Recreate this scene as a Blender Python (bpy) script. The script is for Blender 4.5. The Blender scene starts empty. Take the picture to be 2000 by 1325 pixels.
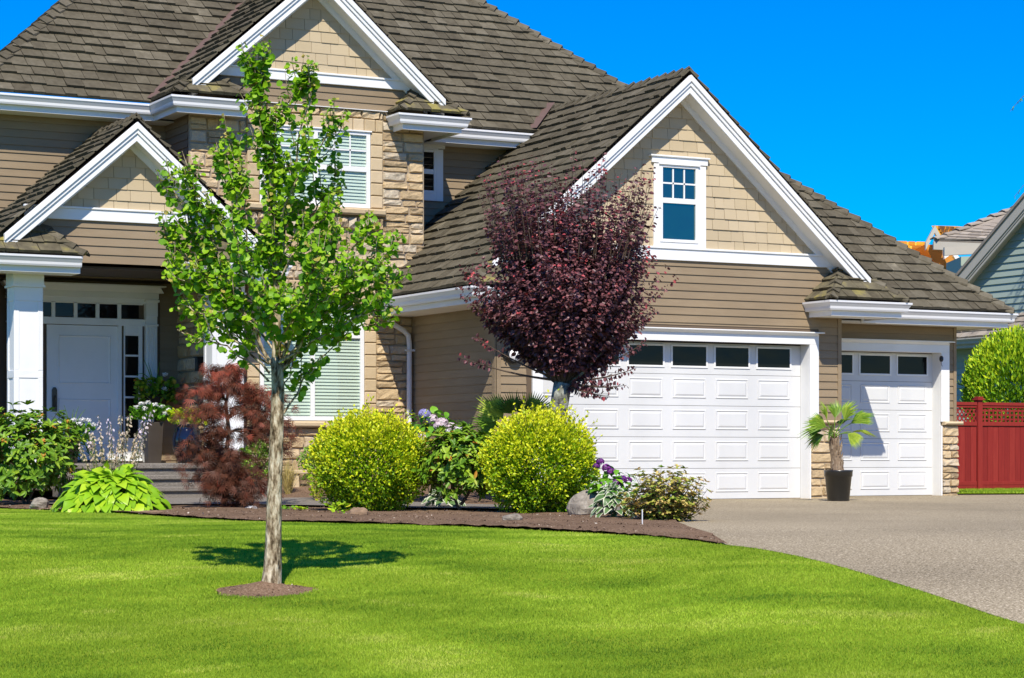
import bpy, math, random
import numpy as np
from mathutils import Vector, Matrix
random.seed(7); RN = np.random.RandomState(7)
R = random.random
def RU(a, b): return a + (b-a)*R()
SC = bpy.context.scene
COL = SC.collection

# ---------------------------------------------------------------- site axes
# world X runs along the house front, Y into the house, Z up (garage slab = 0).
# the street grid (u to the right, w away from the street) is turned 27.9 degrees.
A = math.radians(27.896); SA, CA = math.sin(A), math.cos(A)
EYE = (-20.495, -28.865, 0.7285)
def uw(u, w): return (EYE[0]+u*CA+w*SA, EYE[1]-u*SA+w*CA)
def softplus(v): return np.where(v > 30, v, np.log1p(np.exp(np.minimum(v, 30))))
def sstep(v, a, b):
    t = np.clip((v-a)/(b-a), 0, 1); return t*t*(3-2*t)
def ground(x, y):
    x = np.asarray(x, float); y = np.asarray(y, float)
    w = (x-EYE[0])*SA+(y-EYE[1])*CA
    return -.085*softplus(19-w) + .36*sstep(w, 28.5, 33.2)*sstep(-x, 4.7, 6.0)*(1-.85*sstep(-x, 8.7, 9.6))*sstep(60-w, 10, 20)
def gz(x, y): return float(ground(x, y))

# ---------------------------------------------------------------- scene tree
def tag(o, label=None, cat=None, group=None, kind=None):
    if label: o['label'] = label
    if cat: o['category'] = cat
    if group: o['group'] = group
    if kind: o['kind'] = kind
    return o
def thing(name, label, cat, loc=(0, 0, 0), group=None):
    o = bpy.data.objects.new(name, None); COL.objects.link(o)
    o.empty_display_size = .2
    o.location = loc; o['wl'] = list(loc)
    return tag(o, label, cat, group)
def rootloc(o):
    while o is not None and 'wl' not in o: o = o.parent
    return Vector(o['wl']) if o is not None else Vector((0, 0, 0))

class MB:
    def __init__(s): s.v = []; s.f = []; s.t = []
    def add(s, vs, fs, tone=.5):
        b = len(s.v); s.v.extend(vs); s.f.extend([tuple(b+i for i in f) for f in fs]); s.t.extend([tone]*len(vs)); return s
    def poly(s, vs, tone=.5): return s.add(vs, [tuple(range(len(vs)))], tone)
    def box(s, x0, x1, y0, y1, z0, z1, tone=.5):
        v = [(x0,y0,z0),(x1,y0,z0),(x1,y1,z0),(x0,y1,z0),(x0,y0,z1),(x1,y0,z1),(x1,y1,z1),(x0,y1,z1)]
        return s.add(v, [(0,3,2,1),(4,5,6,7),(0,1,5,4),(1,2,6,5),(2,3,7,6),(3,0,4,7)], tone)
    def prism(s, poly, off, tone=.5):
        n = len(poly); o = Vector(off)
        v = [tuple(p) for p in poly]+[tuple(Vector(p)+o) for p in poly]
        f = [tuple(range(n-1, -1, -1)), tuple(range(n, 2*n))]
        f += [(i, (i+1) % n, n+(i+1) % n, n+i) for i in range(n)]
        
        return s.add(v, f, tone)
    def frus(s, c, r0, r1, z0, z1, n=20, tone=.5, cap=True):
        v = []
        for r, z in ((r0, z0), (r1, z1)):
            for i in range(n):
                a = 2*math.pi*i/n; v.append((c[0]+r*math.cos(a), c[1]+r*math.sin(a), z))
        f = [(i, (i+1) % n, n+(i+1) % n, n+i) for i in range(n)]
        if cap: f += [tuple(range(n-1, -1, -1)), tuple(range(n, 2*n))]
        return s.add(v, f, tone)
    def lathe(s, c, prof, n=28, tone=.5):
        v = []; k = len(prof)
        for r, z in prof:
            for i in range(n):
                a = 2*math.pi*i/n; v.append((c[0]+r*math.cos(a), c[1]+r*math.sin(a), c[2]+z))
        f = [(j*n+i, j*n+(i+1) % n, (j+1)*n+(i+1) % n, (j+1)*n+i) for j in range(k-1) for i in range(n)]
        return s.add(v, f, tone)
    def tube(s, pts, radii, n=8, tone=.5, cap=True, rough=0):
        pts = [Vector(p) for p in pts]; k = len(pts)
        if isinstance(radii, (int, float)): radii = [radii]*k
        v = []; ref = Vector((.31, .87, .13)).normalized()
        for i, p in enumerate(pts):
            d = (pts[min(i+1, k-1)]-pts[max(i-1, 0)]).normalized()
            a = d.cross(ref)
            if a.length < .1: a = d.cross(Vector((1, 0, 0)))
            a.normalize(); b = d.cross(a)
            for j in range(n):
                t = 2*math.pi*j/n; r = radii[i]*(1+(RU(-rough, rough) if rough else 0))
                v.append(tuple(p+a*(r*math.cos(t))+b*(r*math.sin(t))))
        f = [(i*n+j, i*n+(j+1) % n, (i+1)*n+(j+1) % n, (i+1)*n+j) for i in range(k-1) for j in range(n)]
        if cap: f += [tuple(range(n-1, -1, -1)), tuple(range((k-1)*n, k*n))]
        return s.add(v, f, tone)
    def build(s, name, mat, parent=None, smooth=False, bevel=0):
        L = rootloc(parent)
        me = bpy.data.meshes.new(name)
        V = np.array(s.v, float).reshape(-1, 3)-np.array(L)
        me.from_pydata([tuple(p) for p in V.tolist()], [], s.f); me.update()
        at = me.attributes.new('tone', 'FLOAT', 'POINT'); at.data.foreach_set('value', np.array(s.t, np.float32))
        me.materials.append(mat)
        if smooth: me.polygons.foreach_set('use_smooth', [True]*len(me.polygons))
        o = bpy.data.objects.new(name, me); COL.objects.link(o)
        if parent is not None: o.parent = parent
        if bevel:
            m = o.modifiers.new('edge', 'BEVEL'); m.width = bevel; m.segments = 2; m.limit_method = 'ANGLE'
        return o

def npmesh(name, mat, parent, V, loops_per_face, idx, tone, smooth=False, wpos=True):
    """V (n,3) world; idx flat vertex indices of faces all having loops_per_face corners"""
    L = np.array(rootloc(parent)); V = np.asarray(V, np.float64)-L
    me = bpy.data.meshes.new(name)
    nf = len(idx)//loops_per_face
    me.vertices.add(len(V)); me.vertices.foreach_set('co', V.astype(np.float32).ravel())
    me.loops.add(len(idx)); me.loops.foreach_set('vertex_index', np.asarray(idx, np.int32))
    me.polygons.add(nf); me.polygons.foreach_set('loop_start', np.arange(0, nf*loops_per_face, loops_per_face, dtype=np.int32))
    me.polygons.foreach_set('loop_total', np.full(nf, loops_per_face, np.int32))
    me.update(calc_edges=True)
    at = me.attributes.new('tone', 'FLOAT', 'POINT'); at.data.foreach_set('value', np.asarray(tone, np.float32))
    me.materials.append(mat)
    if smooth: me.polygons.foreach_set('use_smooth', [True]*nf)
    o = bpy.data.objects.new(name, me); COL.objects.link(o)
    if parent is not None: o.parent = parent
    return o

def unit(a):
    return a/np.maximum(np.linalg.norm(a, axis=-1, keepdims=True), 1e-9)
def basis(d, nh):
    """d leaf axis, nh normal hint -> (n,3,3) columns: side, axis, normal"""
    d = unit(d); s = unit(np.cross(d, nh)); n = np.cross(s, d)
    return np.stack([s, d, n], axis=-1)
# leaf templates: (verts, quads)  x side, y along, z normal
LEAF_ROUND = (np.array([(0,0,0),(-.5,.32,.1),(-.42,.75,.08),(0,1,-.05),(.42,.75,.08),(.5,.32,.1)], float), [(0,3,2,1),(0,5,4,3)])
LEAF_LONG = (np.array([(0,0,0),(-.2,.4,.06),(-.15,.75,.03),(0,1,-.1),(.15,.75,.03),(.2,.4,.06)], float), [(0,3,2,1),(0,5,4,3)])
LEAF_OVAL = (np.array([(0,0,0),(-.3,.35,.09),(-.24,.72,.05),(0,1.,-.1),(.24,.72,.05),(.3,.35,.09)], float), [(0,3,2,1),(0,5,4,3)])
LEAF_DIAM = (np.array([(0,0,0),(-.36,.5,.1),(0,1,-.02),(.36,.5,.1)], float), [(0,3,2,1)])
def leaves(name, mat, parent, P, D, N, S, tone, tpl):
    Vt, F = tpl; n = len(P); k = len(Vt)
    B = basis(np.asarray(D, float), np.asarray(N, float))
    S = np.broadcast_to(np.asarray(S, float), (n,))
    V = np.einsum('nij,kj->nki', B, Vt)*S[:, None, None]+np.asarray(P, float)[:, None, :]
    idx = (np.arange(n)[:, None, None]*k+np.array(F)[None]).reshape(-1)
    return npmesh(name, mat, parent, V.reshape(-1, 3), 4, idx, np.repeat(np.clip(tone, 0, 1), k))
def rdir(n, up=0.):
    v = RN.normal(size=(n, 3)); v[:, 2] += up; return unit(v)

# ---------------------------------------------------------------- materials
MATS = {}
def lin(c):
    return tuple((x/12.92 if x <= .04045 else ((x+.055)/1.055)**2.4) for x in c)
def mat(name, ramp, src='tone', scale=8., nmix=.25, nscale=6., rough=.6, bump=0., bscale=40., spec=.3, trans=0., stretch=None, metal=0., detail=4., coat=0., big=None):
    """ramp: list of (pos, linear rgb). src tone = the mesh attribute, noise = object noise"""
    m = bpy.data.materials.new(name); m.use_nodes = True; nt = m.node_tree; nt.nodes.clear()
    def N(t, **k):
        n = nt.nodes.new(t)
        for a, b in k.items(): setattr(n, a, b)
        return n
    L = nt.links.new
    out = N('ShaderNodeOutputMaterial'); bs = N('ShaderNodeBsdfPrincipled')
    bs.inputs['Roughness'].default_value = rough
    bs.inputs['Specular IOR Level'].default_value = spec
    bs.inputs['Metallic'].default_value = metal
    bs.inputs['Coat Weight'].default_value = coat
    tc = N('ShaderNodeTexCoord'); mp = N('ShaderNodeMapping')
    if stretch: mp.inputs['Scale'].default_value = stretch
    L(tc.outputs['Object'], mp.inputs['Vector'])
    nz = N('ShaderNodeTexNoise'); nz.inputs['Scale'].default_value = nscale; nz.inputs['Detail'].default_value = detail
    nz.inputs['Roughness'].default_value = .65
    L(mp.outputs[0], nz.inputs['Vector'])
    rp = N('ShaderNodeValToRGB'); el = rp.color_ramp.elements
    while len(el) > 1: el.remove(el[-1])
    el[0].position = ramp[0][0]; el[0].color = (*ramp[0][1], 1)
    for p, c in ramp[1:]:
        e = el.new(p); e.color = (*c, 1)
    # fac = tone + nmix*(noise-.5)
    ma = N('ShaderNodeMath', operation='MULTIPLY_ADD'); ma.inputs[1].default_value = nmix*2; 
    if src == 'tone':
        at = N('ShaderNodeAttribute', attribute_name='tone'); sub = N('ShaderNodeMath', operation='SUBTRACT'); sub.inputs[1].default_value = .5
        L(nz.outputs['Fac'], sub.inputs[0]); L(sub.outputs[0], ma.inputs[0]); L(at.outputs['Fac'], ma.inputs[2])
        L(ma.outputs[0], rp.inputs['Fac'])
    else:
        L(nz.outputs['Fac'], rp.inputs['Fac'])
    colour = rp.outputs['Color']
    if big:     # slow weathering: (scale, strength[, stretch])
        m2 = N('ShaderNodeMapping'); m2.inputs['Scale'].default_value = big[2] if len(big) > 2 else (1, 1, 1); L(tc.outputs['Object'], m2.inputs['Vector'])
        b2 = N('ShaderNodeTexNoise'); b2.inputs['Scale'].default_value = big[0]; b2.inputs['Detail'].default_value = 5; L(m2.outputs[0], b2.inputs['Vector'])
        mr = N('ShaderNodeMapRange'); mr.inputs['From Min'].default_value = .3; mr.inputs['From Max'].default_value = .7; mr.inputs['To Min'].default_value = 1-big[1]; mr.inputs['To Max'].default_value = 1+big[1]; L(b2.outputs['Fac'], mr.inputs['Value'])
        vm = N('ShaderNodeVectorMath', operation='SCALE'); L(rp.outputs['Color'], vm.inputs[0]); L(mr.outputs[0], vm.inputs['Scale']); colour = vm.outputs[0]
    L(colour, bs.inputs['Base Color'])
    if bump:
        bn = N('ShaderNodeTexNoise'); bn.inputs['Scale'].default_value = bscale; bn.inputs['Detail'].default_value = 5
        L(mp.outputs[0], bn.inputs['Vector'])
        bp = N('ShaderNodeBump'); bp.inputs['Strength'].default_value = 1.; bp.inputs['Distance'].default_value = bump
        L(bn.outputs['Fac'], bp.inputs['Height']); L(bp.outputs[0], bs.inputs['Normal'])
    if trans:
        tr = N('ShaderNodeBsdfTranslucent'); mx = N('ShaderNodeMixShader'); mx.inputs[0].default_value = trans
        L(rp.outputs['Color'], tr.inputs['Color']); L(bs.outputs[0], mx.inputs[1]); L(tr.outputs[0], mx.inputs[2]); L(mx.outputs[0], out.inputs[0])
    else:
        L(bs.outputs[0], out.inputs[0])
    MATS[name] = m
    return m
def ramp2(a, b): return [(0, a), (1, b)]

M = {}
M['siding'] = mat('taupe_siding', [(0, (.235, .176, .108)), (.5, (.275, .206, .128)), (1, (.31, .236, .15))], big=(.7, .10, (1, 1, 2)), nmix=.5, nscale=2.5, rough=.6, spec=.2, bump=.002, bscale=60, stretch=(1, 1, 8))
M['shingle'] = mat('beige_shingle', [(0, (.45, .36, .225)), (.5, (.51, .41, .265)), (1, (.56, .455, .30))], nmix=.25, nscale=3, rough=.7, spec=.15, bump=.001, bscale=50)
M['white'] = mat('white_paint', [(0, (.73, .73, .71)), (.5, (.81, .81, .79)), (1, (.84, .84, .82))], nmix=.35, nscale=3, rough=.45, spec=.3, big=(1.3, .05, (1, 1, .4)))
M['doorwhite'] = mat('white_door_paint', [(0, (.60, .60, .585)), (.5, (.665, .665, .65)), (1, (.69, .69, .675))], nmix=.3, nscale=2, rough=.4, spec=.25, big=(1.1, .06, (1, 1, .3)))
M['gutter'] = mat('white_gutter', [(0, (.66, .66, .66)), (1, (.8, .8, .8))], nmix=.4, nscale=2, rough=.35, spec=.4)
M['roof'] = mat('weathered_shake', [(0, (.04, .034, .023)), (.3, (.088, .075, .050)), (.55, (.12, .104, .070)), (.8, (.16, .14, .098)), (1, (.25, .22, .155))], big=(.9, .16), nmix=.42, nscale=9, rough=.85, spec=.1, bump=.008, bscale=30)
M['mossroof'] = mat('mossy_shake', [(0, (.045, .038, .024)), (.35, (.10, .086, .055)), (.6, (.15, .13, .08)), (.75, (.24, .205, .075)), (1, (.36, .31, .08))], big=(1.5, .16), nmix=.55, nscale=5, rough=.9, spec=.08, bump=.008, bscale=30)
M['under'] = mat('dark_underlay', ramp2((.02, .017, .014), (.03, .025, .02)), rough=.9)
M['flash'] = mat('copper_brown_flashing', ramp2((.12, .075, .058), (.175, .115, .09)), src='noise', nscale=8, rough=.5)
M['stone'] = mat('tan_ledge_stone', [(0, (.30, .225, .14)), (.25, (.46, .34, .195)), (.5, (.56, .42, .24)), (.72, (.60, .47, .30)), (.88, (.47, .40, .30)), (1, (.62, .53, .38))], nmix=.42, nscale=14, rough=.85, spec=.15, bump=.012, bscale=38, detail=6)
M['quoin'] = mat('smooth_tan_stone', [(0, (.45, .335, .195)), (.5, (.56, .435, .265)), (1, (.62, .49, .32))], nmix=.4, nscale=12, rough=.8, spec=.15, bump=.004, bscale=60)
M['mortar'] = mat('mortar', ramp2((.30, .24, .165), (.40, .32, .225)), src='noise', nscale=30, rough=.9)
M['darkwood'] = mat('dark_soffit', ramp2((.07, .05, .035), (.10, .07, .05)), src='noise', rough=.6)
M['body'] = mat('wall_core', ramp2((.12, .085, .055), (.14, .10, .065)), src='noise', rough=.8)
M['blind'] = mat('pale_blind', ramp2((.60, .63, .54), (.66, .69, .60)), src='noise', nscale=1.5, rough=.5)
M['black'] = mat('black_metal', ramp2((.012, .012, .012), (.022, .02, .018)), src='noise', rough=.35, spec=.5)
M['bronze'] = mat('aged_bronze', ramp2((.06, .05, .04), (.12, .10, .08)), src='noise', nscale=20, rough=.35, metal=.6)
M['lampglass'] = mat('opal_lamp_glass', ramp2((.82, .82, .82), (.85, .85, .85)), src='noise', rough=.25)
def glass(name, base, refl, tint=(1, 1, 1), rough=.01, clear=0.):
    m = bpy.data.materials.new(name); m.use_nodes = True; nt = m.node_tree; nt.nodes.clear(); L = nt.links.new
    out = nt.nodes.new('ShaderNodeOutputMaterial'); gl = nt.nodes.new('ShaderNodeBsdfGlossy'); gl.inputs['Roughness'].default_value = rough
    gl.inputs['Color'].default_value = (*tint, 1)
    tc = nt.nodes.new('ShaderNodeTexCoord'); nz = nt.nodes.new('ShaderNodeTexNoise'); nz.inputs['Scale'].default_value = 1.7
    bp = nt.nodes.new('ShaderNodeBump'); bp.inputs['Distance'].default_value = .004
    L(tc.outputs['Object'], nz.inputs['Vector']); L(nz.outputs['Fac'], bp.inputs['Height']); L(bp.outputs[0], gl.inputs['Normal'])
    if clear:
        df = nt.nodes.new('ShaderNodeBsdfTransparent'); df.inputs['Color'].default_value = (*base, 1)
    else:
        df = nt.nodes.new('ShaderNodeBsdfDiffuse'); df.inputs['Color'].default_value = (*base, 1)
    mx = nt.nodes.new('ShaderNodeMixShader'); mx.inputs[0].default_value = refl
    L(df.outputs[0], mx.inputs[1]); L(gl.outputs[0], mx.inputs[2]); L(mx.outputs[0], out.inputs[0])
    return m
M['darkglass'] = glass('dark_glass', (.006, .007, .007), .018)
M['skyglass'] = glass('sky_reflecting_glass', (.008, .018, .02), .2, (.5, .92, .88))
M['clearglass'] = glass('window_glass', (.93, .965, .95), .03, clear=1.)

# ---------------------------------------------------------------- cladding
def clip(poly, a, b, c):
    out = []; n = len(poly)
    for i in range(n):
        p, q = poly[i], poly[(i+1) % n]
        dp = a*p[0]+b*p[1]-c; dq = a*q[0]+b*q[1]-c
        if dp <= 1e-9: out.append(p)
        if (dp < -1e-9 and dq > 1e-9) or (dp > 1e-9 and dq < -1e-9):
            t = dp/(dp-dq); out.append((p[0]+(q[0]-p[0])*t, p[1]+(q[1]-p[1])*t))
    return out if len(out) >= 3 else []
def clipbox(poly, s0, s1, t0, t1):
    for a, b, c in ((-1, 0, -s0), (1, 0, s1), (0, -1, -t0), (0, 1, t1)):
        poly = clip(poly, a, b, c)
        if not poly: return []
    return poly
def minus(polys, hole):
    s0, s1, t0, t1 = hole; out = []
    for p in polys:
        for q in (clip(p, 1, 0, s0), clip(p, -1, 0, -s1), clip(clip(p, -1, 0, -s0) and clip(clip(p, -1, 0, -s0), 1, 0, s1), 0, 1, t0) if clip(p, -1, 0, -s0) and clip(clip(p, -1, 0, -s0), 1, 0, s1) else [],
                  clip(clip(clip(p, -1, 0, -s0), 1, 0, s1), 0, -1, -t1) if clip(p, -1, 0, -s0) and clip(clip(p, -1, 0, -s0), 1, 0, s1) else []):
            if q: out.append(q)
    return out
class Frame:
    def __init__(s, o, u, v):
        s.o = Vector(o); s.u = Vector(u).normalized(); s.v = Vector(v).normalized(); s.n = s.u.cross(s.v)
    def P(s, a, b, d=0): return tuple(s.o+s.u*a+s.v*b+s.n*d)
def F_front(Y): return Frame((0, Y, 0), (1, 0, 0), (0, 0, 1))     # s = X, t = Z
def F_left(X): return Frame((X, 0, 0), (0, -1, 0), (0, 0, 1))     # s = -Y, t = Z
def lap(mb, fr, polys, row=.123, t0=0., thick=.017, holes=()):
    for h in holes: polys = minus(polys, h)
    for p in polys:
        lo = min(q[1] for q in p); hi = max(q[1] for q in p)
        k = math.floor((lo-t0)/row)
        while t0+k*row < hi:
            b = t0+k*row; c = clip(clip(p, 0, -1, -b), 0, 1, b+row)
            if c:
                tone = RU(.3, .7); d = [thick*(1-(q[1]-b)/row)+.004 for q in c]
                mb.poly([fr.P(q[0], q[1], e) for q, e in zip(c, d)], tone)
                n = len(c)
                for i in range(n):
                    q, r = c[i], c[(i+1) % n]
                    if abs(q[1]-b) < 1e-6 and abs(r[1]-b) < 1e-6:
                        mb.poly([fr.P(q[0], b, .0), fr.P(r[0], b, .0), fr.P(r[0], b, thick+.004), fr.P(q[0], b, thick+.004)], tone)
            k += 1
def shakes(mb, fr, polys, row, wmin, wmax, tb, tt, gap=.006, jit=.0, t0=0., tones=(.2, .8), over=.03, holes=()):
    for h in holes: polys = minus(polys, h)
    lo = min(q[1] for p in polys for q in p); hi = max(q[1] for p in polys for q in p)
    sl = min(q[0] for p in polys for q in p); sh = max(q[0] for p in polys for q in p)
    k = math.floor((lo-t0)/row)
    while t0+k*row < hi:
        b = t0+k*row; s = sl-RU(0, wmax); wav = RU(-.3, .3)*jit
        while s < sh:
            w = RU(wmin, wmax); b2 = b+RU(-jit, jit)+wav; th = tb*RU(.7, 1.4); tone = RU(*tones)
            if R() < .06: tone = min(1, tone+.17)
            sk = RU(-.012, .012)*(jit > 0)
            for p in polys:
                c = clipbox(p, s+gap/2, s+w-gap/2, b2, b+row+over)
                if not c: continue
                d = [tt+(th-tt)*(1-(q[1]-b2)/(row+over))+sk*(q[0]-s-w/2)/w*.5 for q in c]
                top = [fr.P(q[0], q[1], e) for q, e in zip(c, d)]; mb.poly(top, tone)
                n = len(c)
                for i in range(n):
                    q, r = c[i], c[(i+1) % n]; j = (i+1) % n
                    if q[1] > b+row and r[1] > b+row: continue
                    mb.poly([fr.P(q[0], q[1], -.004), fr.P(r[0], r[1], -.004), top[j], top[i]], tone*.9)
            s += w
        k += 1
def rubble(mb, fr, s0, s1, t0, t1, hmin=.085, hmax=.2, wmin=.16, wmax=.5, depth=.055, g=.005, tones=(.1, .95)):
    t = t0
    while t < t1-.02:
        h = RU(hmin, hmax)
        if t1-t-h < hmin*.7: h = t1-t
        s = s0
        while s < s1-.01:
            w = RU(wmin, wmax)*(1.0 if h > .12 else .9)
            if s1-s-w < wmin*.6: w = s1-s
            if h > .15 and R() < .35 and w > .2:
                hh = h*RU(.4, .6)
                stone(mb, fr, s+g, s+w-g, t+g, t+hh-g*.5, depth*RU(.7, 1.2), RU(*tones)); stone(mb, fr, s+g, s+w-g, t+hh+g*.5, t+h-g, depth*RU(.7, 1.2), RU(*tones))
            else:
                stone(mb, fr, s+g, s+w-g, t+g, t+h-g, depth*RU(.7, 1.25), RU(*tones))
            s += w
        t += h
def stone(mb, fr, s0, s1, t0, t1, dep, tone, rough=.35):
    nx = 6 if s1-s0 > .2 else 5; ny = 5
    xs = [0, .06]+[(i+1)/(nx-3) for i in range(nx-4)]+[.94, 1]; xs = sorted(set([0, .07]+[.07+.86*(i+1)/(nx-3) for i in range(nx-4)]+[.93, 1]))
    ys = [0, .12, .5, .88, 1]
    vs = []; k = len(xs)
    tilt = RU(-.3, .3); tiltx = RU(-.25, .25)
    for j, y in enumerate(ys):
        for i, x in enumerate(xs):
            e = (0 < i < k-1) and (0 < j < len(ys)-1)
            d = dep*((1-rough)+rough*2*R()*.6+tilt*(y-.5)+tiltx*(x-.5)) if e else 0.
            jx = RU(-.012, .012) if e else RU(-.004, .004)
            vs.append(fr.P(s0+(s1-s0)*x+jx, t0+(t1-t0)*y+(RU(-.008, .008) if e else RU(-.003, .003)), d))
    fs = [(j*k+i, j*k+i+1, (j+1)*k+i+1, (j+1)*k+i) for j in range(len(ys)-1) for i in range(k-1)]
    mb.add(vs, fs, tone)
def block(mb, fr, s0, s1, t0, t1, d, tone, g=.005, b=.012):
    s0 += g; s1 -= g; t0 += g; t1 -= g
    o = [(s0, t0), (s1, t0), (s1, t1), (s0, t1)]; i = [(s0+b, t0+b), (s1-b, t0+b), (s1-b, t1-b), (s0+b, t1-b)]
    v = [fr.P(*q, -.01) for q in o]+[fr.P(*q, d-b) for q in o]+[fr.P(*q, d+RU(-.003, .003)) for q in i]
    f = [(k, (k+1) % 4, 4+(k+1) % 4, 4+k) for k in range(4)]+[(4+k, 4+(k+1) % 4, 8+(k+1) % 4, 8+k) for k in range(4)]+[(8, 9, 10, 11)]
    mb.add(v, f, tone)
SL = .88; SC_ = 1/math.sqrt(1+SL*SL); SS_ = SL*SC_
def roofframe(face, e, z0):
    if face == '-X': return Frame((e, 0, z0), (0, -1, 0), (SC_, 0, SS_)), lambda x, y: (-y, (x-e)/SC_)
    if face == '+X': return Frame((e, 0, z0), (0, 1, 0), (-SC_, 0, SS_)), lambda x, y: (y, (e-x)/SC_)
    return Frame((0, e, z0), (1, 0, 0), (0, SC_, SS_)), lambda x, y: (x, (y-e)/SC_)
def roofplane(mb, ub, face, e, z0, plans, row=.25):
    fr, f = roofframe(face, e, z0)
    polys = [[f(*q) for q in p] for p in plans]
    def area(p): return sum(p[i][0]*p[(i+1) % len(p)][1]-p[(i+1) % len(p)][0]*p[i][1] for i in range(len(p)))
    polys = [p if area(p) > 0 else p[::-1] for p in polys]
    if mb is not None: shakes(mb, fr, polys, row, .13, .34, .042, .006, gap=.009, jit=.013, tones=(.34, .68), over=.03, t0=-.02)
    for p in polys: ub.poly([fr.P(q[0], q[1], -.012) for q in p])
def hipcaps(mb, p0, p1, half=.14, drop=.62, step=.24, lift=.03):
    p0, p1 = Vector(p0), Vector(p1); d = (p1-p0); ln = d.length; d.normalize()
    side = d.cross(Vector((0, 0, 1))).normalized(); n = int(ln/step)+1
    up = side.cross(d)
    if up.z < 0: up = -up
    for i in range(n):
        a = p0+d*max(i*step-.03, .02); b = p0+d*min((i+1)*step+.03, ln+.05)
        l0 = lift+.03*RU(.8, 1.3); l1 = lift*.3; tone = RU(.35, .75); dn = Vector((0, 0, -drop*half))
        A0, B0 = a+up*l0, b+up*l1
        L0, L1 = a+up*l0+side*half+dn, b+up*l1+side*half+dn; R0, R1 = a+up*l0-side*half+dn, b+up*l1-side*half+dn
        th = up*-.03
        mb.add([tuple(q) for q in (A0, B0, L0, L1, R0, R1, A0+th, L0+th, R0+th, L1+th, R1+th)],
               [(0, 2, 3, 1), (0, 1, 5, 4), (0, 6, 7, 2), (0, 4, 8, 6), (2, 7, 9, 3), (4, 5, 10, 8)], tone)
def sweep(mb, path, prof, z, side=1, tone=.5):
    """profile (d, dz) swept along a plan polyline; d is measured to the right of travel when side = 1"""
    n = len(path); k = len(prof); v = []
    for i in range(n):
        p = Vector(path[i]).to_2d()
        ds = []
        if i > 0: ds.append((p-Vector(path[i-1]).to_2d()).normalized())
        if i < n-1: ds.append((Vector(path[i+1]).to_2d()-p).normalized())
        ns = [Vector((d.y, -d.x))*side for d in ds]
        m = ns[0] if len(ns) == 1 else (ns[0]+ns[1])/(1+ns[0].dot(ns[1]))
        for d, dz in prof: v.append((p.x+m.x*d, p.y+m.y*d, z+dz))
    f = [(i*k+j, i*k+(j+1) % k, (i+1)*k+(j+1) % k, (i+1)*k+j) for i in range(n-1) for j in range(k)]
    f += [tuple(range(k-1, -1, -1)), tuple(range((n-1)*k, n*k))]
    mb.add(v, f, tone)
GUT = [(-.005, -.03), (-.005, -.15), (.06, -.15), (.072, -.125), (.076, -.09), (.105, -.045), (.118, -.03), (.118, 0), (.106, 0), (.10, -.03)]
FAS = [(-.03, -.10), (-.03, -.235), (-.006, -.235), (-.006, -.10)]
# ================================================================ the house
H = thing('house', 'large taupe sided house with stone bay, steep shake roofs and white garage doors', 'house')
W, YB, YM, YP, YR, YD = -.22, 2.7, 3.75, 2.1, .75, 4.35     # garage front, stone bay, main wall, porch gable, single bay, door wall
SX = -8.86                                                  # porch side of the lower stone bay
def part(name, m, fn, bevel=0, smooth=False, label=None):
    mb = MB(); fn(mb); o = mb.build(name, M[m], H, smooth, bevel)
    if label: o['label'] = label
    return o

# ---- wall cores
mb = MB()
mb.box(-5.6, -4.95, W, .3, -.3, 3.3); mb.box(-4.95, .02, W, .3, 2.45, 3.3); mb.box(.02, .6, W, .3, -.3, 3.3)
mb.prism([(-5.6, W+.001, 3.3), (.6, W+.001, 3.3), (1.05, W+.001, 3.42), (-2.45, W+.001, 6.5), (-5.95, W+.001, 3.42)], (0, .18, 0))
mb.box(-5.6, .6, .301, 6.9, -.3, 3.05)
mb.box(.6, .955, YR, 1.2, -.3, 3.05); mb.box(3.445, 3.74, YR, 1.2, -.3, 3.05); mb.box(.955, 3.445, YR, 1.2, 2.45, 3.05); mb.box(.6, 3.74, 1.201, 6.9, -.3, 3.05)
mb.box(SX, -5.39, YB, 6.5, -.2, 3.5); mb.box(-9.3, -5.39, YB, 6.5, 3.5, 6.15); mb.prism([(-9.3, YB+.001, 6.15), (-5.39, YB+.001, 6.15), (-7.28, YB+.001, 8.0)], (0, .2, 0))
mb.box(-12.05, SX, YD, 9, -.2, 3.5); mb.box(-12.05, -9.3, YM, 9, 3.5, 6.0); mb.box(-12.05, -11.95, YM, YD, -.2, 3.5); mb.box(-5.39, .2, YM, 9, 2.5, 6.0)
mb.prism([(-12.2, YP+.001, 3.5), (-8.66, YP+.001, 3.5), (-8.66, YP+.001, 3.95), (-10.43, YP+.001, 5.5), (-12.2, YP+.001, 3.95)], (0, .16, 0))
mb.build('wall', M['body'], H)

# ---- lap siding
def siding(fr, polys, row, t0, thick=.017, holes=()): part('lap_siding', 'siding', lambda mb: lap(mb, fr, polys, row, t0, thick, holes))
siding(F_front(W), [[(-5.53, -.0), (-5.1, -.0), (-5.1, 2.7), (-5.53, 2.7)], [(.19, 1.24), (.56, 1.24), (.56, 2.7), (.19, 2.7)], [(-5.53, 2.7), (.56, 2.7), (.56, 3.70), (-5.53, 3.70)]], .1235, .02)
siding(F_left(-5.6), [[(-2.68, .9), (.15, .9), (.15, 3.05), (-2.68, 3.05)]], .1235, .02, .012)
siding(F_front(YR), [[(.6, 2.6), (3.70, 2.6), (3.70, 3.05), (.6, 3.05)], [(3.61, 1.24), (3.70, 1.24), (3.70, 2.6), (3.61, 2.6)]], .1235, .02)
siding(F_front(YB), [[(-8.9, 6.11), (-5.4, 6.11), (-5.4, 6.47), (-8.9, 6.47)], [(-9.3, 5.95), (-8.9, 6.11), (-8.9, 6.47), (-9.3, 6.47)]], .117, 6.11)
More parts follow.
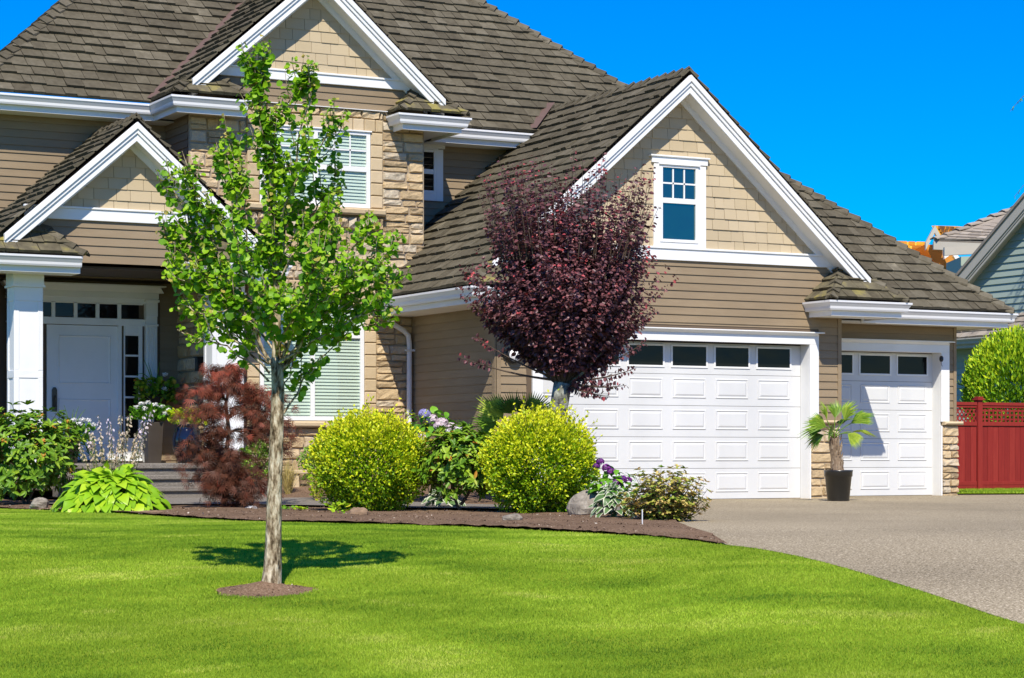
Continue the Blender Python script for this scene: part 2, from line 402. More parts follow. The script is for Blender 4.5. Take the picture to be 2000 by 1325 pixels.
siding(F_front(YM), [[(-12.05, 3.4), (-9.3, 3.4), (-9.3, 5.86), (-12.05, 5.86)]], .1185, .02)
siding(F_front(YD), [[(-12.05, .5), (SX, .5), (SX, 3.4), (-12.05, 3.4)]], .1185, .02, holes=[(-11.75, -9.2, .4, 3.3)])
siding(F_front(YM), [[(-5.38, 3.5), (.2, 3.5), (.2, 5.86), (-5.38, 5.86)]], .1185, .02)
siding(F_left(-9.3), [[(-YM, 4.2), (-YB-.02, 4.2), (-YB-.02, 5.86), (-YM, 5.86)]], .1185, .02)
siding(F_front(YP), [[(-12.15, 3.48), (-9.50, 3.48), (-9.2, 3.75), (-9.2, 4.10), (-12.15, 4.10)]], .127, 3.48)

# ---- shingle siding in the three gables
def gable_shingles(Y, xr, zt, zb, row, wmin, wmax):
    h = (zt-zb)/SL
    part('gable_shingles', 'shingle', lambda mb: shakes(mb, F_front(Y), [[(xr-h, zb), (xr+h, zb), (xr, zt)]], row, wmin, wmax, .018, .004, gap=.006, t0=zb, over=.01, tones=(.25, .75)))
gable_shingles(W, -2.45, 6.20, 3.86, .168, .15, .33)
gable_shingles(YB, -7.28, 7.88, 6.6, .17, .16, .34)
gable_shingles(YP, -10.43, 5.23, 4.24, .165, .16, .34)

# ---- stone
f = F_front(YB); fp = F_front(W)
def ledge(fr, *regions):
    def fn(mb):
        for r, kw in regions: rubble(mb, fr, *r, **kw)
    part('ledge_stone', 'stone', fn)
ledge(f, ((-6.11, -5.39, 3.3, 6.07), {}), ((-6.22, -5.56, .35, 3.3), {}))
ledge(f, ((-9.3, -8.39, 3.55, 5.95), dict(hmin=.1, hmax=.24)), ((SX, -8.39, .4, 3.5), {}))
ledge(f, ((-8.39, -6.12, 3.42, 4.18), dict(hmin=.12, hmax=.2)))
ledge(f, ((-8.39, -6.22, .3, 1.12), dict(hmin=.14, hmax=.22)))
ledge(F_left(SX), ((-YD, -YB-.06, .4, 3.45), dict(hmin=.12, hmax=.24)))
ledge(fp, ((.03, .60, -.1, 1.2), dict(wmin=.2, wmax=.5, depth=.05)))
ledge(F_front(YR), ((3.45, 3.80, -.1, 1.2), dict(wmin=.15, wmax=.34, depth=.06, hmin=.09, hmax=.17)))
ledge(F_left(-5.6), ((-2.66, .2, .2, .78), dict(hmin=.13, hmax=.26, wmin=.2, wmax=.5, depth=.05)))
ledge(fp, ((-5.6, -5.12, 0, .78), dict(depth=.05)))
def row_top(mb):
    x = -8.9
    while x < -6.12:
        w = RU(.22, .34); stone(mb, f, x, min(x+w, -6.12)-.008, 5.97, 6.095, .075, RU(.3, .8)); x += w
part('rock_faced_course', 'stone', row_top)
def dentils(mb):
    x = -8.35
    while x < -6.14:
        w = RU(.1, .16); stone(mb, f, x, min(x+w, -6.13)-.012, 4.22+RU(-.02, .03), 4.42, .14, RU(.3, .95), rough=.5); x += w
part('corbel_course', 'stone', dentils)
def vquoin(x0, x1, z0, z1, n, d=.07): part('quoins', 'quoin', lambda mb: [block(mb, f, x0, x1, z0+(z1-z0)*i/n, z0+(z1-z0)*(i+1)/n, d, RU(.2, .85)) for i in range(n)])
vquoin(-6.33, -6.115, 4.57, 5.76, 6); vquoin(-8.39, -8.185, 4.57, 5.76, 6); vquoin(-6.435, -6.225, 1.12, 3.03, 10); vquoin(-8.39, -8.185, 1.12, 3.03, 10)
def course(name, x0, x1, z0, z1, d, wmin, wmax, b=.012):
    def fn(mb):
        x = x0
        while x < x1-.01:
            w = min(RU(wmin, wmax), x1-x); w = x1-x if x1-x-w < wmin*.5 else w
            block(mb, f, x, x+w, z0, z1, d, RU(.25, .85), b=b); x += w
    part(name, 'quoin', fn)
course('stone_lintel', -8.39, -6.115, 5.765, 5.965, .07, .15, .2); course('stone_lintel', -8.39, -6.225, 3.03, 3.4, .07, .15, .2)
course('stone_sill', -8.42, -6.10, 4.44, 4.555, .19, .5, .8, .025); course('stone_sill', -8.42, -6.19, 1.12, 1.225, .15, .5, .8, .025)
part('pier_cap', 'quoin', lambda mb: block(mb, fp, .02, .64, 1.19, 1.255, .11, .5, b=.02)); part('pier_cap', 'quoin', lambda mb: block(mb, F_front(YR), 3.45, 3.86, 1.2, 1.27, .12, .7, b=.025))
part('stone_ledge', 'quoin', lambda mb: block(mb, F_left(-5.6), -2.64, .25, .78, .87, .13, .6, b=.03))
def mort(mb):
    mb.box(-6.62, -5.38, YB-.012, YB, .2, 6.1); mb.box(-9.312, -8.0, YB-.012, YB, 3.3, 6.0); mb.box(SX-.012, -8.0, YB-.0125, YB, .2, 3.3); mb.box(-8.0, -6.62, YB-.0125, YB, .2, 6.1); mb.box(SX-.012, SX, YB, YD, .2, 3.45)
part('mortar', 'mortar', mort)
part('mortar', 'mortar', lambda mb: mb.box(.03, .6, W-.01, W, -.2, 1.2)); part('mortar', 'mortar', lambda mb: mb.box(3.45, 3.78, YR-.012, YR, -.2, 1.22)); part('mortar', 'mortar', lambda mb: mb.box(-5.61, -5.6, -.15, 2.68, .1, .85))

# ---- gables: rakes, friezes, soffits, roofs with returns
def rake(tgt, xr, zr, hl, hr, a, b, y0, y1):
    for sg, h in ((-1, hl), (1, hr)):
        p = [(xr, y0, zr-a), (xr+sg*h, y0, zr-a-SL*h), (xr+sg*h, y0, zr-b-SL*h), (xr, y0, zr-b)]
        if sg > 0: p = p[::-1]
        tgt.prism(p, (0, y1-y0, 0), RU(.45, .6))
def dress_gable(xr, zr, hl, hr, wall, F, hf, zb, bx0, bx1, bz0):
    def boards(mb):
        rake(mb, xr, zr, hl, hr, .075, .175, F-.055, F+.02); rake(mb, xr, zr, hl, hr, .175, .24, F-.03, F+.02); rake(mb, xr, zr, hl, hr, .24, .35, F-.005, F+.03)
    part('rake_board', 'white', boards, .006)
    part('rake_soffit', 'white', lambda mb: rake(mb, xr, zr, hl, hr, .295, .31, F+.03, wall-.03))
    part('frieze_board', 'white', lambda mb: rake(mb, xr, zr, hf, hf, .30, .42, wall-.045, wall-.002), .004)
    part('band_board', 'white', lambda mb: (mb.box(bx0, bx1, wall-.05, wall, bz0, zb-.02), mb.box(bx0, bx1-.04, wall-.07, wall, zb-.02, zb+.01)), .006)
dress_gable(-2.45, 6.56, 3.40, 3.38, W, -.57, 3.15, 3.875, -5.55, .56, 3.685)
dress_gable(-7.28, 8.24, 2.10, 2.10, YB, 2.35, 1.95, 6.625, -9.0, -5.5, 6.47)
dress_gable(-10.43, 5.59, 1.94, 1.94, YP, 1.75, 1.75, 4.27, -12.0, -8.9, 4.09)
part('flashing_strip', 'white', lambda mb: mb.box(-8.9, -6.05, YB-.1, YB, 6.098, 6.108))
for bx in ((-6.24, -5.6, -.82, 2.7, 2.885, 2.9), (-5.6, -4.5, -.82, W, 2.885, 2.9), (0, 1.3, -.82, W-.02, 2.885, 2.9), (.61, 4.35, .15, YR, 2.875, 2.89), (3.74, 4.35, YR, 6, 2.875, 2.89), (-12.45, -9.31, 3.35, YM, 5.8, 5.815), (-9.62, -8.5, 2.3, YB, 5.84, 5.855),
           (-9.62, -9.31, YB, 3.35, 5.84, 5.855), (-5.93, -4.94, 2.3, YB, 5.84, 5.855), (-5.38, -4.94, YB, YM, 5.84, 5.855), (-4.94, .6, 3.35, YM, 5.8, 5.815), (-12.62, -11.3, 1.7, YP, 3.28, 3.295), (-9.58, -8.24, 1.7, YP, 3.28, 3.295)):
    part('soffit', 'white', lambda mb: mb.box(*bx))

rb = MB(); ub = MB()
def hipcap(*a, **k): part('hip_caps', 'roof', lambda mb: hipcaps(mb, *a, **k))
roofplane(rb, ub, '-X', -6.33, 3.15, [[(-6.33, -.57), (-2.45, -.57), (-2.45, 2.63), (-6.33, 2.63)], [(-6.33, -.93), (-6.33, -.57), (-5.97, -.57)],
          [(-5.32, 2.63), (-2.45, 2.63), (-2.45, 4.1), (-3.1, 3.73), (-5.32, 3.73)]])
roofplane(rb, ub, '+X', 1.43, 3.15, [[(1.43, -.57), (-2.45, -.57), (-2.45, 4.1), (1.43, 4.1)], [(1.43, -.93), (1.43, -.57), (1.07, -.57)]], row=.25)
def pent(xo, xi, fy, wall, z0, inner, outer):
    rb = MB(); d = wall-fy; sg = 1 if xi > xo else -1; lo, hi = min(xo, xi), max(xo, xi)
    roofplane(rb, ub, '-Y', fy, z0, [[(lo, fy), (hi, fy), (hi-min(d, (hi-lo)*.49), wall), (lo+min(d, (hi-lo)*.49), wall)]], row=.24)
    if inner:   # hip end of the return facing along the wall
        if sg < 0: roofplane(rb, ub, '-X', xi, z0, [[(xi, fy), (xi+d, wall), (xi, wall)]], row=.24); hipcap((xi, fy, z0), (xi+d*.98, wall-.02*d, z0+SL*d*.98), half=.1)
        else: roofplane(rb, ub, '+X', xi, z0, [[(xi, fy), (xi-d, wall), (xi, wall)]], row=.24); hipcap((xi, fy, z0), (xi-d*.98, wall-.02*d, z0+SL*d*.98), half=.1)
    rb.build('return_roof', M['mossroof'], H)
    if outer:
        hipcap((xo, fy, z0), (xo+sg*d*.6, fy+d*.6, z0+SL*d*.6), half=.1)
pent(-6.33, -4.7, -.93, W, 3.15, True, True); pent(1.43, -.07, -.93, W, 3.15, True, True)
rb.build('garage_roof', M['roof'], H); rb = MB()
roofplane(rb, ub, '-Y', .06, 3.12, [[(-.6, .06), (4.44, .06), (1.2, 3.30), (-.6, 3.30)]])
roofplane(None, ub, '+X', 4.44, 3.12, [[(4.44, .06), (1.2, 3.3), (1.2, 6.9), (4.44, 6.9)]])
hipcap((4.44, .06, 3.13), (1.2, 3.30, 3.13+SL*3.24)); hipcap((-2.45, -.57, 6.57), (-2.45, 4.15, 6.57), drop=SL, half=.15)
rb.build('bay_roof', M['roof'], H); rb = MB()
roofplane(rb, ub, '-Y', 3.24, 6.06, [[(-12.56, 3.24), (.76, 3.24), (-5.9, 9.9)]], row=.252)
ub.poly([(-12.56, 3.24, 6.05), (-5.9, 9.9, 11.9), (-10.6, 16, 6.05)]); roofplane(None, ub, '+X', .76, 6.06, [[(.76, 3.24), (-5.9, 9.9), (.76, 16.56)]])
hipcap((-12.56, 3.24, 6.07), (-5.9, 9.9, 6.07+SL*6.66)); hipcap((.76, 3.24, 6.07), (-5.9, 9.9, 6.07+SL*6.66))
rb.build('main_roof', M['roof'], H); rb = MB()
roofplane(rb, ub, '-X', -9.71, 6.09, [[(-9.71, 2.35), (-7.28, 2.35), (-7.28, 5.68), (-9.62, 3.34), (-9.71, 3.2)], [(-9.71, 2.19), (-9.71, 2.35), (-9.55, 2.35)]], row=.252)
roofplane(rb, ub, '+X', -4.85, 6.09, [[(-4.85, 2.35), (-7.28, 2.35), (-7.28, 5.68), (-4.94, 3.34), (-4.85, 3.2)], [(-4.85, 2.19), (-4.85, 2.35), (-5.01, 2.35)]], row=.252)
hipcap((-7.28, 2.35, 8.24), (-7.28, 5.7, 8.24), drop=SL, half=.15)
pent(-9.71, -8.5, 2.19, YB, 6.09, True, True); pent(-4.85, -6.02, 2.19, YB, 6.09, True, True)
rb.build('gable_roof', M['roof'], H); rb = MB()
roofplane(rb, ub, '-X', -12.75, 3.55, [[(-12.75, 1.75), (-10.43, 1.75), (-10.43, 3.73), (-12.75, 3.73)], [(-12.75, 1.59), (-12.75, 1.75), (-12.59, 1.75)]], row=.19)
roofplane(rb, ub, '+X', -8.11, 3.55, [[(-8.11, 1.75), (-10.43, 1.75), (-10.43, 3.73), (-9.35, 3.73), (-9.35, 2.65), (-8.11, 2.65)][:3]+[(-9.35, 3.73), (-9.35, 1.75)], [(-8.11, 1.75), (-9.35, 1.75), (-9.35, 2.65), (-8.11, 2.65)]], row=.19)
hipcap((-10.43, 1.75, 5.60), (-10.43, 3.74, 5.60), drop=SL, half=.13)
pent(-12.75, -11.23, 1.59, YP, 3.55, True, True); pent(-8.11, -9.66, 1.59, YP, 3.55, True, True)
rb.build('porch_roof', M['roof'], H)
ub.build('roof_underlay', M['under'], H)
# valley flashings
def strip(p0, p1, w, up=.075):
    p0, p1 = Vector(p0), Vector(p1); d = (p1-p0).normalized(); q = d.cross(Vector((0, 0, 1))).normalized()*w
    z = Vector((0, 0, up)); part('valley_flashing', 'flash', lambda mb: mb.poly([tuple(p0-q+z), tuple(p0+q+z), tuple(p1+q+z), tuple(p1-q+z)]))
strip((-9.71, 3.22, 6.06), (-7.28, 5.66, 6.06+SL*2.43), .085); strip((-3.12, 3.26, 6.06), (-2.42, 3.9, 6.06+SL*.64), .09)
strip((-5.33, 2.6, 4.02), (-5.33, 3.74, 4.02), .03, .03)

# ---- gutters and fascia
for path, z in (([(-6.27, 2.62), (-6.27, -.85), (-4.75, -.85)], 3.115), ([(-.01, W-.02), (-.01, -.85), (1.37, -.85), (1.37, .1)], 3.115), ([(1.3, .12), (4.38, .12), (4.38, 6.5)], 3.09),
                ([(-12.48, 8), (-12.48, 3.30), (-9.65, 3.30), (-9.65, 2.27), (-8.55, 2.27)], 6.03), ([(-5.95, YB-.07), (-5.95, 2.27), (-4.91, 2.27), (-4.91, 3.30), (-2.95, 3.30)], 6.03),
                ([(-12.65, 3.7), (-12.65, 1.67), (-11.29, 1.67)], 3.52), ([(-9.6, YP-.02), (-9.6, 1.67), (-8.21, 1.67), (-8.21, 2.6)], 3.52)):
    part('gutter', 'gutter', lambda mb: sweep(mb, path, GUT, z, 1, RU(.3, .8))); part('eave_fascia', 'white', lambda mb: sweep(mb, path, FAS, z, 1, .5))
mb = MB()
mb.tube([(-6.12, 2.55, 2.9), (-6.08, 2.6, 2.82), (-5.78, 2.585, 2.66), (-5.70, 2.58, 2.58), (-5.685, 2.58, 2.45), (-5.685, 2.58, 1.2), (-5.70, 2.56, 1.05), (-5.82, 2.45, .9)], .042, n=10)
for z in (2.35, 1.35): mb.box(-5.74, -5.60, 2.53, 2.635, z-.015, z+.015)
mb.build('downspout', M['gutter'], H, smooth=False)

# ---- corner boards and door casings
part('corner_board', 'siding', lambda mb: (mb.box(-5.62, -5.53, W-.03, W, .0, 2.9), mb.box(-5.63, -5.60, W-.03, W+.07, .8, 2.9)), .004)
part('corner_board', 'siding', lambda mb: mb.box(.56, .63, W-.03, W, 1.25, 2.9), .004); part('corner_board', 'siding', lambda mb: mb.box(3.70, 3.76, YR-.03, YR, 1.27, 2.9), .004)

def raised(mb, fr, s0, s1, t0, t1, d=0.):
    a = [(s0, t0), (s1, t0), (s1, t1), (s0, t1)]
    def ins(k): return [(s0+k, t0+k), (s1-k, t0+k), (s1-k, t1-k), (s0+k, t1-k)]
    rings = [(a, d+.001), (ins(.008), d+.011), (ins(.018), d+.011), (ins(.03), d+.001), (ins(.034), d+.001), (ins(.062), d+.012)]
    v = []; f = []
    for pts, e in rings: v += [fr.P(*q, e) for q in pts]
    for r in range(len(rings)-1): f += [(r*4+k, r*4+(k+1) % 4, r*4+4+(k+1) % 4, r*4+4+k) for k in range(4)]
    f.append(tuple(range((len(rings)-1)*4, len(rings)*4))); mb.add(v, f, .55)
def garage_door(x0, x1, Y, z1, ncol, marg, first, pitch, pw):
    fr = F_front(Y); mb = MB(); n = 5; h = z1/n; wins = []
    for i in range(n):
        a, b = h*i+(.012 if i == 0 else .003), h*(i+1)-.003
        mb.box(x0, x1, Y+.0, Y+.05, a, b, .5+.04*(i % 2))
        for c in range(ncol):
            s0 = first+c*pitch; s1 = s0+pw
            if i < n-1: raised(mb, fr, s0, s1, h*i+.115, h*i+.425)
            else:
                s0 += .0; z0 = h*i+.13; zt = h*i+.43; pb = MB(); wb = MB(); wins.append((wb, pb))
                for q in ((s0-.03, s1+.03, z0-.03, z0), (s0-.03, s1+.03, zt, zt+.03), (s0-.03, s0, z0, zt), (s1, s1+.03, z0, zt)): wb.box(q[0], q[1], Y-.014, Y, q[2], q[3])
                pb.box(s0, s1, Y-.005, Y-.001, z0, zt)
    d = mb.build('garage_door', M['doorwhite'], H, bevel=0)
    for wb, pb in wins: wb.build('window_frame', M['white'], d, bevel=.004); pb.build('pane', M['darkglass'], d)
    return d
gd = garage_door(-4.82, 0, 0., 2.44, 6, .1, -.208-.615-5*.7915, .7915, .615); gd['label'] = 'wide white garage door with six panel columns'
gd = garage_door(.98, 3.42, YR+.2, 2.42, 3, .1, 1.113, .783, .615); gd['label'] = 'narrow white garage door, half in shadow'
def casing(x0, x1, zt, Y, w=.175, depth=.22, z0=0.):
    mb = MB()
    for a, b, c in ((x0-w, x0, 0.), (x1, x1+w, 1.258)):
        mb.box(a, b, Y-.045, Y, c, zt)
    mb.box(x1, x1+.025, Y-.045, Y, 0., 1.19)
    mb.box(x0-.02, x0, Y, Y+depth, z0, zt); mb.box(x1, x1+.02, Y, Y+depth, z0, zt); mb.box(x0, x1, Y-.0, Y+depth, zt, zt+.02)
    mb.box(x0-w-.0, x1+w+.0, Y-.045, Y, zt, zt+.13)
    mb.prism([(x0-w-.005, Y, zt+.13), (x0-w-.005, Y-.05, zt+.13), (x0-w-.06, Y-.105, zt+.175), (x0-w-.06, Y, zt+.175)], (x1-x0+2*w+.01, 0, 0))
    mb.box(x0-w-.07, x1+w+.07, Y-.115, Y, zt+.175, zt+.195)
    mb.build('door_casing', M['white'], H, bevel=.005)
casing(-4.83, .0, 2.45, W); casing(.98, 3.42, 2.43, YR)
mb = MB(); mb.lathe((3.43, .72, 2.33), [(0, .05), (.02, .045), (.035, .02), (.035, -.02), (.02, -.05), (0, -.055)], n=12)
mb.tube([(3.46, .74, 2.33), (3.44, .80, 2.2), (3.435, .85, 1.9)], .006, n=5); mb.tube([(3.43, .70, 2.38), (3.40, .69, 2.3), (3.41, .69, 2.22), (3.45, .71, 2.2)], .004, n=5)
mb.build('camera', M['black'], H, smooth=True)

# ---- windows
def window(label, x0, x1, z0, z1, Y, mull=(), rails=(), grids=(), fw=.065, glassm='clearglass', blind=True, proud=.07, slat=.052):
    mb = MB(); a, b = Y-proud, Y-.0
    mb.box(x0, x0+fw, a, b, z0, z1); mb.box(x1-fw, x1, a, b, z0, z1); mb.box(x0+fw, x1-fw, a, b, z0, z0+fw); mb.box(x0+fw, x1-fw, a, b, z1-fw*.8, z1)
    mb.box(x0-.02, x1+.02, a-.025, b, z1, z1+.022)
    for c in mull: mb.box(c-.035, c+.035, a, b, z0+fw, z1-fw*.8)
    for c in rails:
        xs = [x0+fw]+[q for m_ in mull for q in (m_-.035, m_+.035)]+[x1-fw]
        for i in range(0, len(xs), 2): mb.box(xs[i], xs[i+1], a+.004, b, c-.04, c+.04)
    w = mb.build('window', M['white'], H, bevel=.004)
    if label: w['label'] = label
    pb = MB(); pb.box(x0+fw, x1-fw, a+.03, a+.033, z0+fw, z1-fw*.8); pb.build('pane', M[glassm], w)
    if grids:
        g = MB()
        for q in grids: g.box(q[0], q[1], a+.018, a+.0295, q[2], q[3])
        g.build('muntin', M['white'], w)
    if blind:
        g = MB(); g.box(x0+fw, x1-fw, Y-.016, Y-.0135, z0+fw, z1-fw*.8)
        z = z0+fw+.02
        while z < z1-fw*.8-.03:
            for s0, s1 in zip([x0+fw]+[m_+.035 for m_ in mull], [m_-.035 for m_ in mull]+[x1-fw]):
                g.poly([(s0, Y-.037, z), (s1, Y-.037, z), (s1, Y-.018, z+slat*.86), (s0, Y-.018, z+slat*.86)], RU(.2, .8))
            z += slat
        g.build('blind', M['blind'], w)
    return w
gr = []
for c in (-8.181+.065, -7.26+.035): 
    for k in (1, 2): gr.append((c+k*.275-.011, c+k*.275+.011, 5.21, 5.70))
    gr.append((c, c+.82, 5.45, 5.475))
window('upper bay window with closed pale blinds', -8.181, -6.336, 4.565, 5.755, YB, mull=(-7.26,), rails=(5.17,), grids=gr)
gr = []
for c in (-8.181+.065, -7.31+.035):
    for k in (1, 2): gr.append((c+k*.26-.011, c+k*.26+.011, 2.62, 2.95))
window('tall ground floor bay window with closed pale blinds', -8.181, -6.441, 1.23, 3.01, YB, mull=(-7.31,), rails=(2.56,), grids=gr)
gr = [(-2.757+.604*k/3-.012, -2.757+.604*k/3+.012, 4.64, 5.085) for k in (1, 2)]+[(-2.757, -2.153, 4.85, 4.875)]
w = window('small white gable window over the garage', -2.80, -2.105, 3.955, 5.14, W, rails=(4.595,), grids=gr, fw=.05, glassm='skyglass', blind=False, proud=.06)
mb = MB(); mb.box(-2.90, -2.80, W-.05, W, 3.885, 5.15); mb.box(-2.105, -1.96, W-.05, W, 3.885, 5.15); mb.box(-2.80, -2.105, W-.05, W, 3.885, 3.955); mb.box(-2.94, -1.93, W-.055, W, 5.165, 5.26); mb.box(-2.97, -1.90, W-.08, W, 5.26, 5.285)
mb.build('frame', M['white'], w, bevel=.004)
w = window('narrow side window beside the stone bay', -5.25, -4.66, 5.0, 5.72, YM, rails=(5.36,), fw=.05, glassm='darkglass', blind=False, proud=.05)
mb = MB(); mb.box(-5.37, -5.25, YM-.05, YM, 4.88, 5.73); mb.box(-4.66, -4.54, YM-.05, YM, 4.88, 5.73); mb.box(-5.25, -4.66, YM-.05, YM, 4.88, 5.0); mb.box(-5.4, -4.51, YM-.06, YM, 5.745, 5.86)
mb.build('frame', M['white'], w, bevel=.004)

# ---- front entry
mb = MB()
xc = -10.456
for sg in (-1, 1):
    a = xc+sg*.995; b = xc+sg*1.183; x0, x1 = min(a, b), max(a, b)
    mb.box(x0, x1, YD-.1, YD, .58, 2.869)
    for k in range(5): mb.box(x0+.022+k*.034, x0+.022+k*.034+.016, YD-.112, YD-.1, .8, 2.70)
    mb.box(x0-.012, x1+.012, YD-.12, YD, 2.72, 2.75); mb.box(x0+.0, x1+.0, YD-.125, YD, 2.869, 3.144); mb.box(x0-.025, x1+.025, YD-.14, YD, 3.093, 3.134); mb.box(x0-.015, x1+.015, YD-.125, YD, .58, .78)
mb.box(xc-.995, xc+.995, YD-.09, YD, 3.062, 3.144); mb.box(xc-1.2, xc+1.2, YD-.13, YD, 3.144, 3.235)
mb.prism([(xc-1.2, YD, 3.235), (xc-1.2, YD-.14, 3.235), (xc-1.28, YD-.22, 3.322), (xc-1.28, YD, 3.322)], (2.48, 0, 0)); mb.box(xc-1.29, xc+1.29, YD-.23, YD, 3.322, 3.347)
mb.box(xc-.995, xc+.995, YD-.06, YD, 2.716, 2.823); 
for x in (-11.385, -11.12, -9.868, -9.532): mb.box(x-.03, x+.03, YD-.06, YD, .6, 2.716)
for x in (-9.80, -9.537): mb.box(x, x+.02, YD-.05, YD, .6, 2.716)
entry = mb.build('door_surround', M['white'], H, bevel=.004)
bars = []; panes = []
class _B:
    def box(s, *a): bars.append(MB().box(*a))
mb = _B()
class _P:
    def box(s, *a): panes.append(a)
pb = _P()
xs = [-11.56, -11.115, -10.757, -10.4, -10.043, -9.74]
e = [-11.60, -11.14, -10.79, -10.445, -10.10, -9.75]
for i in range(5):
    x1 = -9.553-i*.35; x0 = x1-.29
    pb.box(x0, x1, YD-.03, YD-.025, 2.838, 3.047); mb.box(x0-.06, x0, YD-.05, YD, 2.823, 3.062)
mb.box(xc-.97, xc+.97, YD-.05, YD, 3.047, 3.062)
for z0, z1 in ((2.268, 2.563), (1.942, 2.237), (1.616, 1.911), (1.29, 1.585), (.964, 1.26)):
    for x0, x1 in ((-9.777, -9.553), (-11.355, -11.131)):
        pb.box(x0, x1, YD-.03, YD-.025, z0, z1); mb.box(x0, x1, YD-.05, YD, z1, z1+.03)
for x0, x1 in ((-9.777, -9.553), (-11.355, -11.131)): mb.box(x0, x1, YD-.05, YD, 2.593, 2.716); mb.box(x0, x1, YD-.05, YD, .6, .96)
[_b.build('glazing_bar', M['white'], entry, bevel=.003) for _b in bars]; [MB().box(*a).build('pane', M['darkglass'], entry) for a in panes]
mb = MB(); fr = F_front(YD-.03)
mb.box(-11.02, -9.894, YD-.03, YD, .62, 2.706)
def sunk(s0, s1, t0, t1):
    v = []; f_ = []
    for k, d in ((0, .002), (.012, .012), (.024, .002), (.034, -.0)):
        v += [fr.P(s0+k, t0+k, d), fr.P(s1-k, t0+k, d), fr.P(s1-k, t1-k, d), fr.P(s0+k, t1-k, d)]
    for r in range(3): f_ += [(r*4+k, r*4+(k+1) % 4, r*4+4+(k+1) % 4, r*4+4+k) for k in range(4)]
    mb.add(v, f_, .55)
sunk(-10.846, -10.01, 1.80, 2.55); sunk(-10.846, -10.01, .85, 1.565)
fd = mb.build('front_door', M['white'], H, bevel=.003)
mb = MB(); mb.prism([(-10.943, YD-.06, 1.37), (-10.866, YD-.06, 1.37), (-10.866, YD-.06, 1.70), (-10.886, YD-.06, 1.74), (-10.923, YD-.06, 1.74), (-10.943, YD-.06, 1.70)], (0, .03, 0)); mb.tube([(-10.904, YD-.07, 1.43), (-10.904, YD-.12, 1.47), (-10.904, YD-.12, 1.57), (-10.904, YD-.07, 1.61)], .012, n=8)
mb.build('handle', M['bronze'], fd, bevel=.004)
# porch columns
def column(x0, x1):
    mb = MB(); y0, y1 = YP, YP+.38; zb = .575
    mb.box(x0+.012, x1-.012, y0+.012, y1-.012, zb, 3.34)
    def panels(fr, s0, s1):
        w = .075
        for z0, z1 in ((zb, zb+.14), (1.80, 1.91), (2.90, 3.1)): block(mb, fr, s0, s1, z0, z1, .012, .5, g=0, b=.004)
        for a, b in ((s0, s0+w), (s1-w, s1)):
            for z0, z1 in ((zb+.14, 1.80), (1.91, 2.90)): block(mb, fr, a, b, z0, z1, .012, .5, g=0, b=.004)
    panels(F_front(y0+.012), x0, x1); panels(F_left(x0+.012), -y1, -y0)
    mb.box(x0-.012, x1+.012, y0-.012, y1+.012, 3.11, 3.34); mb.box(x0-.03, x1+.03, y0-.03, y1+.03, 3.10, 3.13); mb.box(x0-.02, x1+.02, y0-.02, y1+.02, zb, zb+.12)
    return mb.build('porch_column', M['white'], H, bevel=.003)
column(-12.13, -11.71); column(-9.15, -8.65)
part('porch_ceiling', 'darkwood', lambda mb: mb.box(-12.6, -8.7, YP+.17, YD, 3.42, 3.45))

# ---- wall lamps
def wall_lamp(x, y, z):
    mb = MB(); fr = F_front(y)
    mb.lathe((0, 0, 0), [(0, 0), (.115, 0), (.125, .03), (.12, .07), (.10, .085), (.10, .07)], n=28)
    mb.v = [(x+p[0], y-p[2], z+p[1]) for p in mb.v]
    for sg in (-1, 1): mb.box(x+sg*.15-.02, x+sg*.15+.02, y-.05, y, z-.02, z+.03); mb.box(x+sg*.15-.035, x+sg*.15+.035, y-.03, y, z+.02, z+.045); mb.tube([(x+sg*.12, y-.04, z-.02), (x+sg*.15, y-.06, z-.05), (x+sg*.13, y-.05, z-.08)], .012, n=6)
    o = mb.build('wall_lamp', M['black'], H, smooth=False)
    mb = MB(); mb.lathe((0, 0, 0), [(.1, .07), (.085, .10), (.05, .12), (.0, .125)], n=28); mb.v = [(x+p[0], y-p[2], z+p[1]) for p in mb.v]
    mb.build('lamp_shade', M['lampglass'], o, smooth=True); return o
wall_lamp(-5.33, W-.02, 2.17)['label'] = 'round white wall lamp with black rim left of the garage door'
def lantern(x, y, z):
    mb = MB(); mb.box(x-.05, x+.05, y-.14, y-.04, z-.1, z+.08); mb.prism([(x-.075, y-.165, z+.08), (x+.075, y-.165, z+.08), (x+.03, y-.12, z+.15), (x-.03, y-.12, z+.15)], (0, .1, 0)); mb.box(x-.02, x+.02, y-.05, y, z-.12, z+.05); mb.box(x-.06, x+.06, y-.15, y-.03, z-.12, z-.1)
    mb.build('wall_lantern', M['black'], H, bevel=.004)
lantern(-11.9, YD-.02, 1.75)
mb = MB(); fr = F_left(SX-.07); mb.box(SX-.2, SX-.09, 3.0, 3.12, 1.98, 2.18); mb.box(SX-.1, SX-.04, 3.03, 3.09, 1.95, 2.15); mb.box(SX-.22, SX-.07, 2.98, 3.14, 2.18, 2.2); mb.build('wall_lantern', M['black'], H, bevel=.004)
